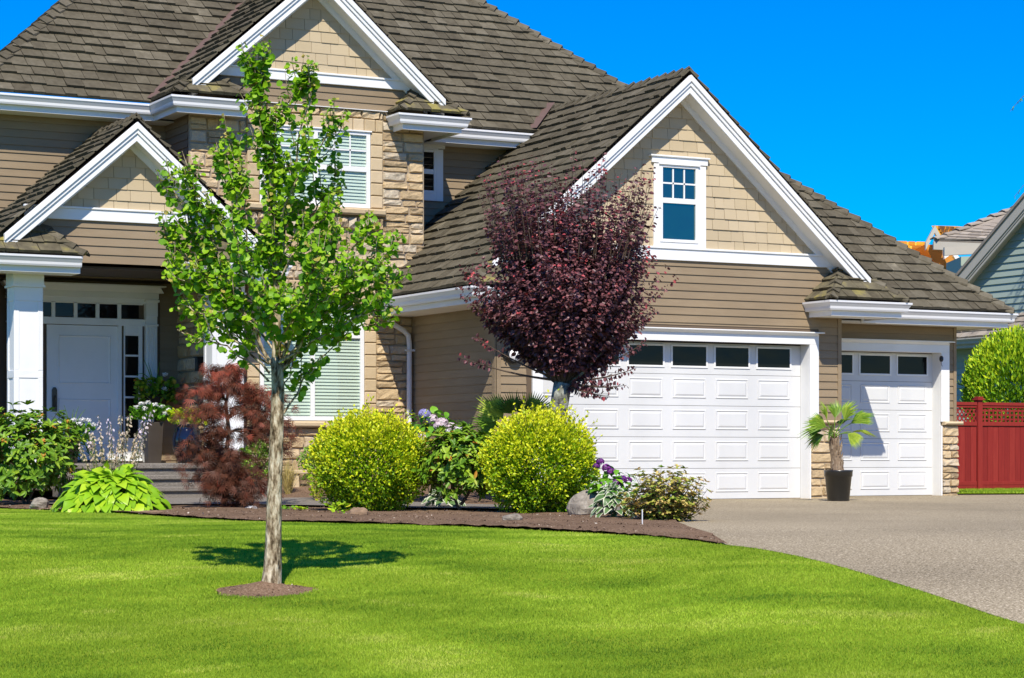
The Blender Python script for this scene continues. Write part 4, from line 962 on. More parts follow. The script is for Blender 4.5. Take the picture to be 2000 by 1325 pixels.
def pad(c, rx, ry, rz, n, st, tone0):
    """one drooping layer: twigs leave st and hang over its edge"""
    c = np.array(c); k = max(5, n//26)
    for i in range(k):
        a = RN.uniform(0, 6.283); e = c+np.array([rx*math.cos(a)*RU(.5, 1.05), ry*math.sin(a)*RU(.5, 1), -rz*RU(.2, 1.15)])
        s = curve(np.array(st), e, (0, 0, .10), 8); mb.tube([tuple(v) for v in loc2w(mbase, s)], list(np.linspace(.008, .002, 8)), n=4, cap=False)
        m = int(n*.9)//k; t = RN.uniform(.35, 1.02, m); j = np.clip((t*7).astype(int), 0, 6); pp = s[j]+(s[j+1]-s[j])*(t*7-j)[:, None]+RN.normal(0, .045, (m, 3))
        od = unit(pp-c); dd = unit(od*[1, 1, .2]*.8+np.array([0, 0, -.75])+RN.normal(0, .35, (m, 3)))
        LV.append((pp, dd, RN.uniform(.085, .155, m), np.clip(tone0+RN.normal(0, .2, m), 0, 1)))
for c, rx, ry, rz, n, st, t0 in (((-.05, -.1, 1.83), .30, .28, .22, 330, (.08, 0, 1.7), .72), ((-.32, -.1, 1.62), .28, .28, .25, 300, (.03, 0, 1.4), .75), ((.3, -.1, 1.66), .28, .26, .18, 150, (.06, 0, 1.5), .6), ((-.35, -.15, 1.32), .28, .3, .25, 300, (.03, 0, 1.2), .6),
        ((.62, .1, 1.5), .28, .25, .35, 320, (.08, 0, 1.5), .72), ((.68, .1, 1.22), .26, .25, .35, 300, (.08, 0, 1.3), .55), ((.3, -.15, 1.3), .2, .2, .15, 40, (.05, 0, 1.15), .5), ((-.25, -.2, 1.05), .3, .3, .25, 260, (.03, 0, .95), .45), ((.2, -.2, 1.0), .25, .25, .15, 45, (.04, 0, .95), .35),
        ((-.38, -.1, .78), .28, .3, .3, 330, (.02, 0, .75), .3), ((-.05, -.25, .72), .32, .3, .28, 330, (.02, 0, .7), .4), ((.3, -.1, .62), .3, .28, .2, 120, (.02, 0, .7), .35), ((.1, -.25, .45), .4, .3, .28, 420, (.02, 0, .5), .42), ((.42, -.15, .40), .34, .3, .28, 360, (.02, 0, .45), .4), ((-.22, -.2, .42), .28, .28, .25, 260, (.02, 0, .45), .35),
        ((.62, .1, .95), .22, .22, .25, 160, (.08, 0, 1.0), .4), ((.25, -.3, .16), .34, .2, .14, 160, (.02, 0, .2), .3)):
    pad(c, rx, ry, rz, n, st, t0)
mb.build('trunk', M['twig'], T, smooth=True)
P, D, SZ, TN = (np.concatenate([q[i] for q in LV]) for i in range(4))
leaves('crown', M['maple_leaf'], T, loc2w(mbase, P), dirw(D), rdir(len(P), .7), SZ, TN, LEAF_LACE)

# ================================================================ clipped golden bushes
def golden(u, w, rx, rz, zc, label, seed, n=19000):
    b = gpos(u, w); T = thing('golden_bush', label, 'bush', b, 'clipped golden bushes before the house')
    P, d, r, rs = bushform(n, rx, rx*.95, rz, zc, .12, .34, -.95, seed)
    P2, d2, r2, _ = bushform(n//3, rx*.86, rx*.82, rz*.86, zc, .06, .55, -.95, seed+50); P, d, r = np.r_[P, P2], np.r_[d, d2], np.r_[r, r2*.8]
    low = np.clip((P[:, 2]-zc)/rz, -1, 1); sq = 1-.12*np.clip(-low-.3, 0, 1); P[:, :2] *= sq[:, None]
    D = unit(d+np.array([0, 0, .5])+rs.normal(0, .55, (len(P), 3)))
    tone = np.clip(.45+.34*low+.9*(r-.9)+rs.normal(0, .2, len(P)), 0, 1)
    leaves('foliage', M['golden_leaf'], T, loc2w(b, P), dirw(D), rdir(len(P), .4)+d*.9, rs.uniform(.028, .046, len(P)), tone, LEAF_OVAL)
    mb = MB(); q = []
    for k in range(420):     # twigs standing out of the clipped face
        dd = unit(rs.normal(size=3)+np.array([0, 0, .6])); s = dd*np.array([rx, rx*.95, rz])*.86+np.array([0, 0, zc]); e = s+(dd+np.array([0, 0, .7]))*rs.uniform(.04, .12)+.14*(rs.rand() < .12); mb.tube([tuple(v) for v in loc2w(b, np.array([s, e]))], .0018, n=3, cap=False)
        m = 6; t = rs.rand(m)[:, None]; q.append(np.c_[s+(e-s)*(.2+.9*t), np.repeat(dd[None], m, 0)])
    for k in range(14):
        a = rs.uniform(0, 6.28); mb.tube([tuple(v) for v in loc2w(b, curve((.05*math.cos(a), .05*math.sin(a), -.03), (rx*.75*math.cos(a), rx*.7*math.sin(a), zc+rz*rs.uniform(-.3, .5)), (0, 0, -.03), 6))], list(np.linspace(.018, .004, 6)), n=5, cap=False)
    mb.build('twigs', M['twig'], T)
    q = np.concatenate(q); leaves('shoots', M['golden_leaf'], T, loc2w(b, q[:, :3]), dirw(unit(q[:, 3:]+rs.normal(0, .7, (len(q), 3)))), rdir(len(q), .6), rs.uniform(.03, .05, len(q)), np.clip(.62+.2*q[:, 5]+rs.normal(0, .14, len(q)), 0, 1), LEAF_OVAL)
golden(-1.75, 26.8, .70, .625, .57, 'round golden yellow bush under the bay window, left of two', 3)
golden(.33, 26., .665, .625, .57, 'round golden yellow bush with the plum trunk rising behind it', 5)

# ================================================================ rhododendrons
def rosettes(T, b, P, d, rs, mat_, size, per=7, tone=.45, flat=.35, tpl=LEAF_LONG, name='foliage'):
    n = len(P); a = rs.uniform(0, 6.283, (n, per))+np.arange(per)*6.283/per
    dd = unit(d+np.array([0, 0, .7])); s = unit(np.cross(dd, rs.normal(size=(n, 3)))); t = np.cross(dd, s)
    D = s[:, None]*np.cos(a)[..., None]+t[:, None]*np.sin(a)[..., None]+dd[:, None]*rs.uniform(-.1, flat*2, (n, per))[..., None]
    Pn = np.repeat(P[:, None], per, 1); N = np.repeat(dd[:, None], per, 1); tn = np.clip(tone+rs.normal(0, .16, (n, 1))+rs.normal(0, .12, (n, per)), 0, 1)
    return leaves(name, mat_, T, loc2w(b, Pn.reshape(-1, 3)), dirw(D.reshape(-1, 3)), dirw(N.reshape(-1, 3)), rs.uniform(.8, 1.2, n*per)*size, tn.ravel(), tpl)
def rhodo(u, w, rx, ry, rz, zc, n, label, seed, stems, size=.115, orange=0, floor=-.8, tone=.5):
    b = gpos(u, w); T = thing('rhododendron', label, 'shrub', b)
    P, d, r, rs = bushform(n, rx, ry, rz, zc, .13, .5, floor, seed)
    rosettes(T, b, P, d, rs, M['rhodo_leaf'], size, tone=tone)
    mb = MB()
    for s in stems: mb.tube([tuple(v) for v in loc2w(b, curve(*s, 8))], list(np.linspace(.022, .008, 8)), n=7, cap=False)
    for i in range(0, n, 3): mb.tube([tuple(v) for v in loc2w(b, np.array([P[i], P[i]*np.array([.6, .6, .8])+[0, 0, .02]]))], .004, n=3, cap=False)
    mb.build('branches', M['twig'], T, smooth=True)
    if orange:
        k = rs.choice(n, orange, False); k = k[d[k][:, 2] > -.3]; rosettes(T, b, P[k]+d[k]*.03, d[k], rs, M['rhodo_leaf'], .055, 9, 1.0, .5, name='seed_heads')
rhodo(-.62, 26.6, .54, .45, .44, .60, 520, 'green rhododendron on a leaning bare stem between the golden bushes', 11, [((.02, 0, -.02), (-.1, 0, .42), (-.04, 0, 0)), ((0, 0, .1), (.22, 0, .5), (.02, 0, 0))], size=.095, tone=.62)
b = gpos(-.38, 26.2)
rhodo(-6.55, 29.6, .82, .6, .62, .68, 560, 'big rhododendron with orange seed heads beside the entry column', 13, [((0, 0, 0), (.3, 0, .5), (0, 0, .05)), ((0, 0, 0), (-.3, 0, .5), (0, 0, .05))], .11, 60)

# ================================================================ hostas
def broad(nL=8, nW=3):
    """arching heart shaped leaf grid: x side, y along, z up"""
    v = []; f = []
    for j in range(nL):
        t = j/(nL-1); wd = .37*math.sin(math.pi*min(1, t*.95+.05)**.72)**.8; 
        for i in range(-nW+1, nW):
            s = i/(nW-1); v.append((s*wd, t, .22*t-.55*t*t+.09*abs(s)*math.sin(t*math.pi)-.03*(abs(s) > .9)))
    k = 2*nW-1
    f = [(j*k+i, j*k+i+1, (j+1)*k+i+1, (j+1)*k+i) for j in range(nL-1) for i in range(k-1)]
    return np.array(v, float), f
LEAF_BROAD = broad()
def hosta(u, w, r, h, n, label, m, lsize, seed, stalks=(), tone=.5, name='hosta'):
    b = gpos(u, w); T = thing(name, label, 'plant', b); rs = np.random.RandomState(seed)
    a = rs.uniform(0, 6.283, n); q = rs.rand(n)**.6; L = lsize*rs.uniform(.75, 1.2, n)
    el = (1-q)*1.2+rs.normal(0, .12, n)+.1; rad = q*(r-lsize*.75)
    P = np.stack([rad*np.cos(a), rad*np.sin(a)*.8, h*(1-q**2.4)*.80+.07+rs.uniform(-.03, .04, n)], 1)
    D = np.stack([np.cos(a)*np.cos(el), np.sin(a)*np.cos(el), np.sin(el)*.30-.12-.42*q**2], 1)+rs.normal(0, .16, (n, 3))
    N = np.stack([np.cos(a)*.5, np.sin(a)*.5-.35, np.ones(n)], 1)+rs.normal(0, .22, (n, 3))
    V, F = LEAF_BROAD
    if m == 'variegated_leaf':
        B = basis(dirw(D), dirw(N)); X = np.einsum('nij,kj->nki', B, V)*L[:, None, None]+loc2w(b, P)[:, None]; k = len(V)
        nt = np.tile(np.array([[1., .25, .2, .25, 1.]]*8).ravel()[None], (n, 1)); nt[:, :5] = .3; nt[:, -5:] = .9
        npmesh('foliage', M[m], T, X.reshape(-1, 3), 4, (np.arange(n)[:, None, None]*k+np.array(F)[None]).ravel(), np.clip(nt+rs.normal(0, .08, (n, 1)), 0, 1).ravel(), smooth=True)
    else:
        o = leaves('foliage', M[m], T, loc2w(b, P), dirw(D), dirw(N), L, np.clip(tone+rs.normal(0, .16, n)+(q > .97)*(rs.rand(n) < .1)*.4, 0, 1), LEAF_BROAD); o.data.polygons.foreach_set('use_smooth', [True]*len(o.data.polygons))
    for (sx, sy, tx, tz) in stalks:
        mb = MB(); c = curve((sx*.5, sy, h*.5), (tx, sy, tz), (0, 0, .02), 10); mb.tube([tuple(v) for v in loc2w(b, c)], list(np.linspace(.006, .003, 10)), n=5, cap=False)
        st = mb.build('flower_stalk', M['stem'], T, smooth=True)
        k = 46; t = rs.uniform(.38, 1.0, k); j = np.clip((t*9).astype(int), 0, 8); p = c[j]+(c[j+1]-c[j])*(t*9-j)[:, None]; aa = rs.uniform(0, 6.28, k)
        d = np.stack([np.cos(aa)*.6, np.sin(aa)*.6, -.8+rs.normal(0, .2, k)], 1); p += d*[.02, .02, 0]
        leaves('flowers', M['pale_flower'], st, loc2w(b, p), dirw(d), rdir(k), rs.uniform(.028, .05, k), np.clip(.15+.9*(t-.38)/.62*rs.uniform(.5, 1.1, k)*rs.choice([.4, 1], p=[.3, .7]), 0, 1), LEAF_OVAL)
stk = [(-.42, .05, -.40, .86), (-.36, .1, -.31, 1.05), (-.25, -.05, -.22, 1.0), (-.2, .1, -.17, 1.20), (-.1, 0, -.13, .95), (-.04, .1, -.05, 1.17), (.02, .0, .01, 1.05), (.1, .1, .11, 1.20), (.16, 0, .15, 1.0), (.24, .05, .22, 1.22), (.28, .1, .31, 1.0), (.36, .1, .40, 1.22), (.4, 0, .44, 1.12), (.44, .1, .50, 1.28), (-.3, .15, -.27, .9), (.0, .15, .06, .9), (.3, .1, .36, 1.02)]
hosta(-4.95, 27.1, .76, .45, 420, 'lime green hosta clump with tall pale flower stalks', 'lime_leaf', .205, 21, stk)
hosta(1.13, 24.0, .30, .30, 90, 'white edged variegated hosta between the boulder and the azalea', 'variegated_leaf', .115, 22)
hosta(-.86, 27.9, .30, .2, 40, 'white edged variegated hosta under the leaning rhododendron', 'variegated_leaf', .15, 23)

# ================================================================ hydrangeas
def hydrangea(u, w, rx, ry, rz, zc, n, label, heads, seed, lsz=.14):
    b = gpos(u, w); T = thing('hydrangea', label, 'shrub', b); P, d, r, rs = bushform(n, rx, ry, rz, zc, .1, .5, -.5, seed)
    o = leaves('foliage', M['hydrangea_leaf'], T, loc2w(b, P), dirw(unit(d*[1, 1, .2]+[0, 0, -.25]+rs.normal(0, .3, (len(P), 3)))), dirw(d*.6+[0, 0, 1]+rs.normal(0, .2, (len(P), 3))), rs.uniform(.7, 1.15, len(P))*lsz, np.clip(.5+rs.normal(0, .22, len(P)), 0, 1), LEAF_BROAD)
    mb = MB()
    for i in range(8): mb.tube([tuple(v) for v in loc2w(b, np.array([(rs.uniform(-.05, .05), 0, -.02), P[i*5 % len(P)]*.8]))], .006, n=4)
    mb.build('stems', M['stem'], T)
    for (x, y, z, rad, m, lab) in heads:
        k = int(90 if rad > .05 else 60); dd = unit(rs.normal(size=(k*2, 3))); dd = dd[dd[:, 2] > -.55][:k]; k = len(dd)
        p = np.array([x, y, z])+dd*rad*[1, 1, .8]; tg = unit(np.cross(dd, rs.normal(size=(k, 3))))
        p2 = np.concatenate([p-tg*rad*.17, p+np.cross(tg, dd)*rad*.1]); fh = leaves('flower_head', M[m], T, loc2w(b, p2), dirw(np.concatenate([tg, np.cross(tg, dd)])), dirw(np.concatenate([dd, dd])), rad*.42, np.clip(rs.normal(.5, .25, 2*k), 0, 1), LEAF_ROUND); fh['label'] = lab
hydrangea(-1.02, 29.2, .45, .4, .42, .84, 190, 'leafy hydrangea with pale blue and pink flower heads below the taupe wall', [(-.13, -.3, 1.22, .075, 'blue_flower', 'pale violet blue flower head'), (-.03, -.3, 1.15, .07, 'pink_flower', 'pale pink flower head'), (.10, -.3, 1.10, .08, 'pink_flower', 'pale pink flower head'), (.22, -.3, 1.04, .075, 'pink_flower', 'pale pink flower head'), (.30, -.3, 1.02, .06, 'white_flower', 'off white flower head'), (-.16, -.45, 0.92, .058, 'pink_flower', 'pale pink flower head'), (.05, -.35, 1.06, .06, 'pink_flower', 'pale pink flower head'), (.16, -.35, 0.98, .05, 'white_flower', 'off white flower head')], 31)
hydrangea(1.12, 25.0, .27, .25, .24, .30, 160, 'small hydrangea with deep purple flower heads beside the boulder', [(-.12, -.1, .63, .045, 'purple_flower', 'dark purple flower head'), (-.05, -.12, .56, .05, 'purple_flower', 'purple flower head'), (.0, -.12, .52, .045, 'purple_flower', 'purple flower head'), (.13, -.15, .43, .05, 'purple_flower', 'magenta flower head'), (.2, -.12, .42, .04, 'purple_flower', 'purple flower head'), (.05, -.2, .40, .035, 'purple_flower', 'magenta flower head'), (.08, -.15, .39, .04, 'purple_flower', 'magenta flower head'), (-.16, -.1, .58, .04, 'purple_flower', 'dark purple flower head'), (-.1, -.22, .38, .03, 'purple_flower', 'magenta flower head')], 33, .10)

# ================================================================ variegated azalea by the driveway
b = gpos(1.62, 23.3); T = thing('azalea_bush', 'low straggly azalea bush with cream and green leaves at the driveway edge', 'bush', b); rs = np.random.RandomState(41); mb = MB(); LVS = []
for k in range(210):
    a = rs.uniform(0, 6.283); e = np.array([.46*math.cos(a)*rs.uniform(.3, 1.05), .3*math.sin(a), rs.uniform(.16, .54)*(1 if rs.rand() < .75 else 1.12)]); e[2] *= 1-.35*(abs(e[0])/.45)**2
    c = curve((rs.uniform(-.1, .1), 0, -.02), e, (0, 0, -.05), 7); mb.tube([tuple(v) for v in loc2w(b, c)], list(np.linspace(.006, .002, 7)), n=4, cap=False); LVS.append(np.c_[c[3:], np.repeat(unit(c[6]-c[4])[None], 4, 0)])
mb.build('branches', M['twig'], T); q = np.concatenate(LVS); rosettes(T, b, q[:, :3]+rs.normal(0, .02, (len(q), 3)), q[:, 3:], rs, M['azalea_leaf'], .050, 6, .78, .4, LEAF_OVAL)

# ================================================================ small plants by the bay
def ball(u, w, rx, rz, zc, n, label, m, lsz, seed, name, cat='bush', lump=.1, dz=0., floor=-.8, tone=.5, vert=0.):
    b = gpos(u, w); b = (b[0], b[1], b[2]+dz); T = thing(name, label, cat, b); P, d, r, rs = bushform(n, rx, rx, rz, zc, lump, .4, floor, seed)
    leaves('foliage', M[m], T, loc2w(b, P), dirw(unit(d+[0, 0, vert]+rs.normal(0, .5, (len(P), 3)))), rdir(len(P), .4)+d, rs.uniform(.7, 1.2, len(P))*lsz, np.clip(tone+.15*d[:, 2]+rs.normal(0, .2, len(P)), 0, 1), LEAF_OVAL)
    mb = MB()
    for i in range(10): mb.tube([tuple(v) for v in loc2w(b, np.array([(0, 0, -.03), P[i*7 % len(P)]*.9]))], .008, n=4)
    mb.build('branches', M['twig'], T); return T
ball(-3.72, 32.2, .28, .34, .22, 900, 'light green feathery shrub between the red maple and the bay', 'boxwood_leaf', .06, 51, 'feathery_shrub', tone=.75)
ball(-2.85, 32.0, .26, .28, .26, 1200, 'small green boxwood below the bay window', 'boxwood_leaf', .035, 52, 'boxwood', tone=.5)
def tuft(u, w, r, h, n, label, seed, lean=0):
    b = gpos(u, w); T = thing('feather_grass', label, 'grass', b); rs = np.random.RandomState(seed); mb = MB()
    for k in range(n):
        a = rs.uniform(0, 6.283); q = rs.rand()**.7; e = np.array([r*q*math.cos(a)+lean*h*.3, r*q*math.sin(a), h*(1-.45*q**2)*rs.uniform(.7, 1.1)]); c = curve((rs.uniform(-.03, .03), rs.uniform(-.03, .03), 0), e, (0, 0, h*.16), 6); c[5, 2] -= .06*q
        wv = loc2w(b, c); s = np.array([math.cos(a+1.5), math.sin(a+1.5), 0])*.0035
        for i in range(5): mb.poly([tuple(wv[i]-s*(1-i/6)), tuple(wv[i]+s*(1-i/6)), tuple(wv[i+1]+s*(1-(i+1)/6)), tuple(wv[i+1]-s*(1-(i+1)/6))], rs.rand())
    mb.build('blades', M['dry_grass'], T)
tuft(-3.12, 30.6, .30, .55, 260, 'straw coloured feather grass behind the young tree trunk', 61); tuft(-2.62, 29.6, .30, .55, 260, 'straw coloured feather grass beside the left golden bush', 62, -.1)
def sprig(u, w, label, seed, n=26, sz=.09, m='lime_leaf', r=.1, h=.08):
    b = gpos(u, w); T = thing('seedling', label, 'plant', b); rs = np.random.RandomState(seed); a = rs.uniform(0, 6.28, n); P = np.stack([r*rs.rand(n)*np.cos(a), r*rs.rand(n)*np.sin(a), h*rs.rand(n)+.02], 1)
    leaves('foliage', M[m], T, loc2w(b, P), dirw(np.stack([np.cos(a), np.sin(a), .5*np.ones(n)], 1)), rdir(n, 1.5), sz*rs.uniform(.6, 1.1, n), np.clip(.7+rs.normal(0, .15, n), 0, 1), LEAF_OVAL)
sprig(-2.05, 25.7, 'yellow green seedling beside the brown rock', 71, 30, .09, 'lime_leaf', .16, .12); sprig(-2.78, 27.3, 'small green seedling on the path edge right of the trunk', 72, 20, .06, 'hydrangea_leaf', .1, .04); sprig(-2.58, 27.2, 'flat yellow seedling on the path edge', 73, 12, .08, 'lime_leaf', .1, .02)

# ================================================================ fan palms
def fan(T, b, c, d, up, r, n=20, spread=2.5, tone=.5, rs=RN, droop=.25, name='frond'):
    d = unit(np.array(d, float)); up = np.array(up, float)+rs.normal(0, .45, 3); s = unit(np.cross(d, up)); nrm = np.cross(s, d); mb = MB()
    for i in range(n):
        a = (i/(n-1)-.5)*spread; L = r*(1-.22*abs(a/spread*2)**2)*rs.uniform(.85, 1.08); ax = d*math.cos(a)+s*math.sin(a); sd = -d*math.sin(a)+s*math.cos(a); c0 = np.array(c); wd = .019*r/.4
        m1 = c0+ax*L*.5+nrm*.03*L; e = c0+ax*L-np.array([0, 0, droop*L*L])-nrm*.05*L; fold = nrm*wd*.6; t = np.clip(tone+rs.normal(0, .14), 0, 1)
        W = [tuple(v) for v in loc2w(b, np.array([c0, m1-sd*wd+fold, e, m1+sd*wd+fold, m1]))]
        mb.add(W, [(0, 1, 4), (0, 4, 3), (1, 2, 4), (4, 2, 3)], t)
    return mb
def petiole(mb, b, p, q, r=.007): mb.tube([tuple(v) for v in loc2w(b, curve(p, q, (0, 0, .03), 6))], r, n=5, tone=.5)
b = gpos(.02, 29.3); T = thing('fan_palm', 'green fan palm with stiff pleated leaves behind the right golden bush', 'palm', b); rs = np.random.RandomState(81)
mb = MB(); mb.tube([tuple(v) for v in loc2w(b, np.array([(0, 0, -.05), (0, 0, .3), (.02, 0, .88)]))], [.09, .09, .07], n=10, rough=.1); mb.build('trunk', M['twig'], T)
for c, d, up, r, t, sp in (((-.14, -.1, 1.16), (-.85, -.2, .75), (.3, -1, .5), .44, .80, 1.7), ((-.02, -.1, 1.22), (-.15, -.3, 1.0), (0, -1, .2), .34, .15, 2.2), ((.12, -.15, 1.2), (.25, -.2, 1.0), (.1, -1, .2), .34, .1, 2.2), ((.22, -.1, 1.18), (.75, -.1, .75), (-.3, -1, .4), .40, .62, 1.9), ((.27, 0, 1.1), (1, -.1, .15), (0, -1, .6), .36, .4, 1.9), ((-.2, .1, 1.06), (-.9, 0, .2), (0, -1, .6), .38, .5, 1.9)):
    f_ = fan(T, b, c, d, up, r, 20, sp, t, rs, .05); petiole(f_, b, (.02, 0, .85), c); f_.build('frond', M['palm_leaf'], T)
def pot(mb, c, r0, r1, h, rim=.03):
    mb.lathe(c, [(0, .004), (r0*.98, .004), (r0, .012), (r1, h-.10), (r1+.012, h-.095), (r1+.016, h-.02), (r1+rim*.7, h), (r1-.005, h), (r1-.012, h-.03), (0, h-.035)], n=36)
M['pot'] = mat('black_plastic_pot', ramp2((.010, .010, .010), (.02, .02, .019)), src='noise', rough=.28, spec=.6, bump=.003, bscale=9)
b = gpos(4.92, 33.1); T = thing('potted_palm', 'fan palm in a black plastic nursery pot between the garage doors', 'palm', b); rs = np.random.RandomState(83)
mb = MB(); pot(mb, b, .165, .20, .47); mb.build('pot', M['pot'], T, smooth=True)
mb = MB(); mb.lathe(b, [(0, .445), (.19, .44)], n=24); mb.build('soil', M['mulch'], T)
mb = MB()
mb.tube([tuple(v) for v in loc2w(b, np.array([(-.01, 0, .42), (-.02, 0, .6), (-.05, 0, .8), (-.07, 0, .95)]))], [.10, .085, .08, .075], n=12, rough=.12)
for k in range(90):
    a = rs.uniform(0, 6.28); z = rs.uniform(.45, .98); x = -.02-.06*(z-.5); p = np.array([(x+.08*math.cos(a), .08*math.sin(a), z), (x+.10*math.cos(a), .10*math.sin(a), z+.08)]); mb.tube([tuple(v) for v in loc2w(b, p)], [.014, .004], n=4, tone=rs.rand())
M['palmtrunk'] = mat('fibrous_palm_trunk', [(0, (.10, .065, .04)), (.5, (.24, .17, .11)), (1, (.42, .33, .23))], nmix=.4, nscale=18, rough=.95, bump=.01, bscale=40); mb.build('trunk', M['palmtrunk'], T)
C0 = (-.07, 0, .95)
for c, d, up, r, t, sp in (((-.18, -.05, 1.22), (-.30, -.2, 1), (1, -.6, .2), .38, .62, 1.2), ((-.05, .0, 1.25), (-.02, .1, 1), (.8, -1, .2), .34, .45, 1.3), ((.08, -.05, 1.22), (.34, -.2, .9), (-.6, -1, .4), .40, .7, 1.3), ((.18, -.05, 1.17), (.85, -.1, .5), (-.3, -1, .8), .42, .6, .9), ((-.2, -.1, 1.12), (-.85, -.2, .38), (.3, -.8, .9), .40, .6, 1.3), ((-.25, -.05, 1.06), (-1, 0, -.05), (0, -.6, 1), .38, .35, 1.2), ((.18, -.1, 1.04), (.85, -.3, .02), (-.2, -.8, .9), .42, .9, 1.2), ((.12, -.15, 1.02), (.55, -.6, -.4), (0, -1, .7), .32, .8, 1.1), ((-.1, -.15, 1.04), (-.35, -.8, .1), (0, -.5, 1), .32, .45, 1.4), ((-.22, 0, 1.0), (-.7, .2, -.35), (0, -1, .8), .32, .2, 1.3), ((.05, .1, 1.15), (.4, .8, .5), (0, -.6, 1), .36, .3, 1.4)):
    f_ = fan(T, b, c, d, up, r, 15, sp, t, rs, .45); petiole(f_, b, C0, c); f_.build('frond', M['palm_leaf'], T)

# ================================================================ pots on the porch
FZ = .575
M['zinc'] = mat('dark_bronze_planter', ramp2((.045, .035, .028), (.08, .065, .05)), src='noise', nscale=5, rough=.35, spec=.5)
M['urn'] = mat('glossy_black_glaze', ramp2((.006, .007, .012), (.012, .013, .022)), src='noise', rough=.06, spec=.7)
M['basket'] = mat('dark_planter', ramp2((.012, .010, .008), (.025, .02, .016)), src='noise', rough=.7)
def geraniums(T, b, x0, x1, y, z0, z1, n, heads, seed, m='hydrangea_leaf'):
    rs = np.random.RandomState(seed); P = np.stack([rs.uniform(x0, x1, n), y+rs.uniform(-.12, .12, n), z0+(z1-z0)*rs.rand(n)], 1); cx = (x0+x1)/2; d = unit(np.c_[P[:, 0]-cx, P[:, 1]-y, np.full(n, .12)])
    leaves('foliage', M[m], T, P+np.array(b)*0, d, rdir(n, 1.2), rs.uniform(.05, .09, n), np.clip(.5+rs.normal(0, .25, n), 0, 1), LEAF_ROUND)
    for hx, hz in heads:
        k = 60; dd = unit(rs.normal(size=(k, 3))); fh = leaves('flower_head', M['white_flower'], T, np.array([hx, y-.12+rs.uniform(-.05, .05), hz])+dd*rs.uniform(.4, 1.1, (k, 1))*[.045, .045, .028], unit(np.cross(dd, rs.normal(size=(k, 3)))), dd+rs.normal(0, .5, (k, 3)), .024, rs.rand(k), LEAF_ROUND)
# tall square planter
b = (-9.70, 3.2, FZ); T = thing('planter', 'tall dark square planter of white geraniums beside the front door', 'planter', b)
mb = MB(); a0, a1, h = .10, .13, .62; cx, cy = b[0], b[1]
v = [(cx+sx*a, cy+sy*a, FZ+z) for a, z in ((a0, 0), (a1, h), (a1-.02, h), (a1-.03, h-.05)) for sx, sy in ((-1, -1), (1, -1), (1, 1), (-1, 1))]
mb.add(v, [(j*4+k, j*4+(k+1) % 4, j*4+4+(k+1) % 4, j*4+4+k) for j in range(3) for k in range(4)]+[(12, 13, 14, 15)]); mb.build('pot', M['zinc'], T, bevel=.006)
geraniums(T, b, -10.02, -9.48, 3.15, 1.22, 1.42, 260, [(-10.0, 1.42), (-9.93, 1.47), (-9.82, 1.49), (-9.72, 1.46), (-9.60, 1.43), (-9.52, 1.38), (-9.56, 1.33), (-9.9, 1.40)], 91)
b = (-9.36, 4.08, FZ); T = thing('planter_stand', 'tall black plant stand with dark foliage and spiky leaves behind the geraniums', 'planter', b)
mb = MB(); mb.lathe(b, [(.02, 0), (.16, .0), (.16, .02), (.03, .05), (.025, .72), (.12, .78), (.20, 1.02), (.21, 1.03), (.0, 1.02)], n=24); mb.build('pot', M['basket'], T, smooth=True)
geraniums(T, b, -9.66, -9.1, 4.0, 1.5, 1.88, 330, [(-9.28, 1.95), (-9.27, 1.73)], 92, 'rhodo_leaf')
mb = MB()
for dx, dz, bend in ((-.22, .45, .03), (-.33, .18, .12), (.05, .4, .02), (-.14, .38, .02)): mb.tube([tuple(p) for p in curve((-9.4, 3.98, 1.7), (-9.4+dx, 3.9, 1.75+dz), (0, 0, bend), 8)], list(np.linspace(.012, .002, 8)), n=4)
mb.build('spiky_leaves', M['rhodo_leaf'], T)
b = (-9.40, 2.5, FZ); T = thing('glazed_urn', 'glossy black glazed urn with yellow green foliage behind the red maple', 'planter', b)
mb = MB(); mb.lathe(b, [(0, 0), (.13, 0), (.15, .03), (.21, .22), (.225, .36), (.19, .50), (.165, .54), (.19, .57), (.185, .585), (.15, .56), (0, .52)], n=36); mb.build('pot', M['urn'], T, smooth=True)
geraniums(T, b, -9.66, -9.18, 2.45, 1.16, 1.36, 170, [], 93, 'golden_leaf')
b = (-11.35, 2.2, FZ); T = thing('flower_pot', 'low planter of white geraniums with grassy spikes by the entry column', 'planter', b)
mb = MB(); mb.lathe(b, [(0, 0), (.16, 0), (.22, .36), (.24, .37), (.24, .40), (.2, .39), (0, .36)], n=28); mb.build('pot', M['zinc'], T, smooth=True)
geraniums(T, b, -11.68, -11.0, 2.15, .88, 1.14, 240, [(-11.52, 1.16), (-11.36, 1.19), (-11.28, 1.20), (-11.20, 1.15), (-11.15, 1.21), (-11.06, 1.20), (-11.0, 1.14), (-11.3, 1.10), (-11.6, 1.12)], 94)
mb = MB()
for dx, dz in ((-.12, .42), (-.2, .36), (.1, .40), (.2, .36), (.02, .36), (-.3, .25)): mb.tube([tuple(p) for p in curve((-11.3, 2.1, 1.0), (-11.3+dx, 2.05, 1.0+dz), (0, 0, .04), 8)], list(np.linspace(.009, .002, 8)), n=4)
mb.build('spiky_leaves', M['palm_leaf'], T)

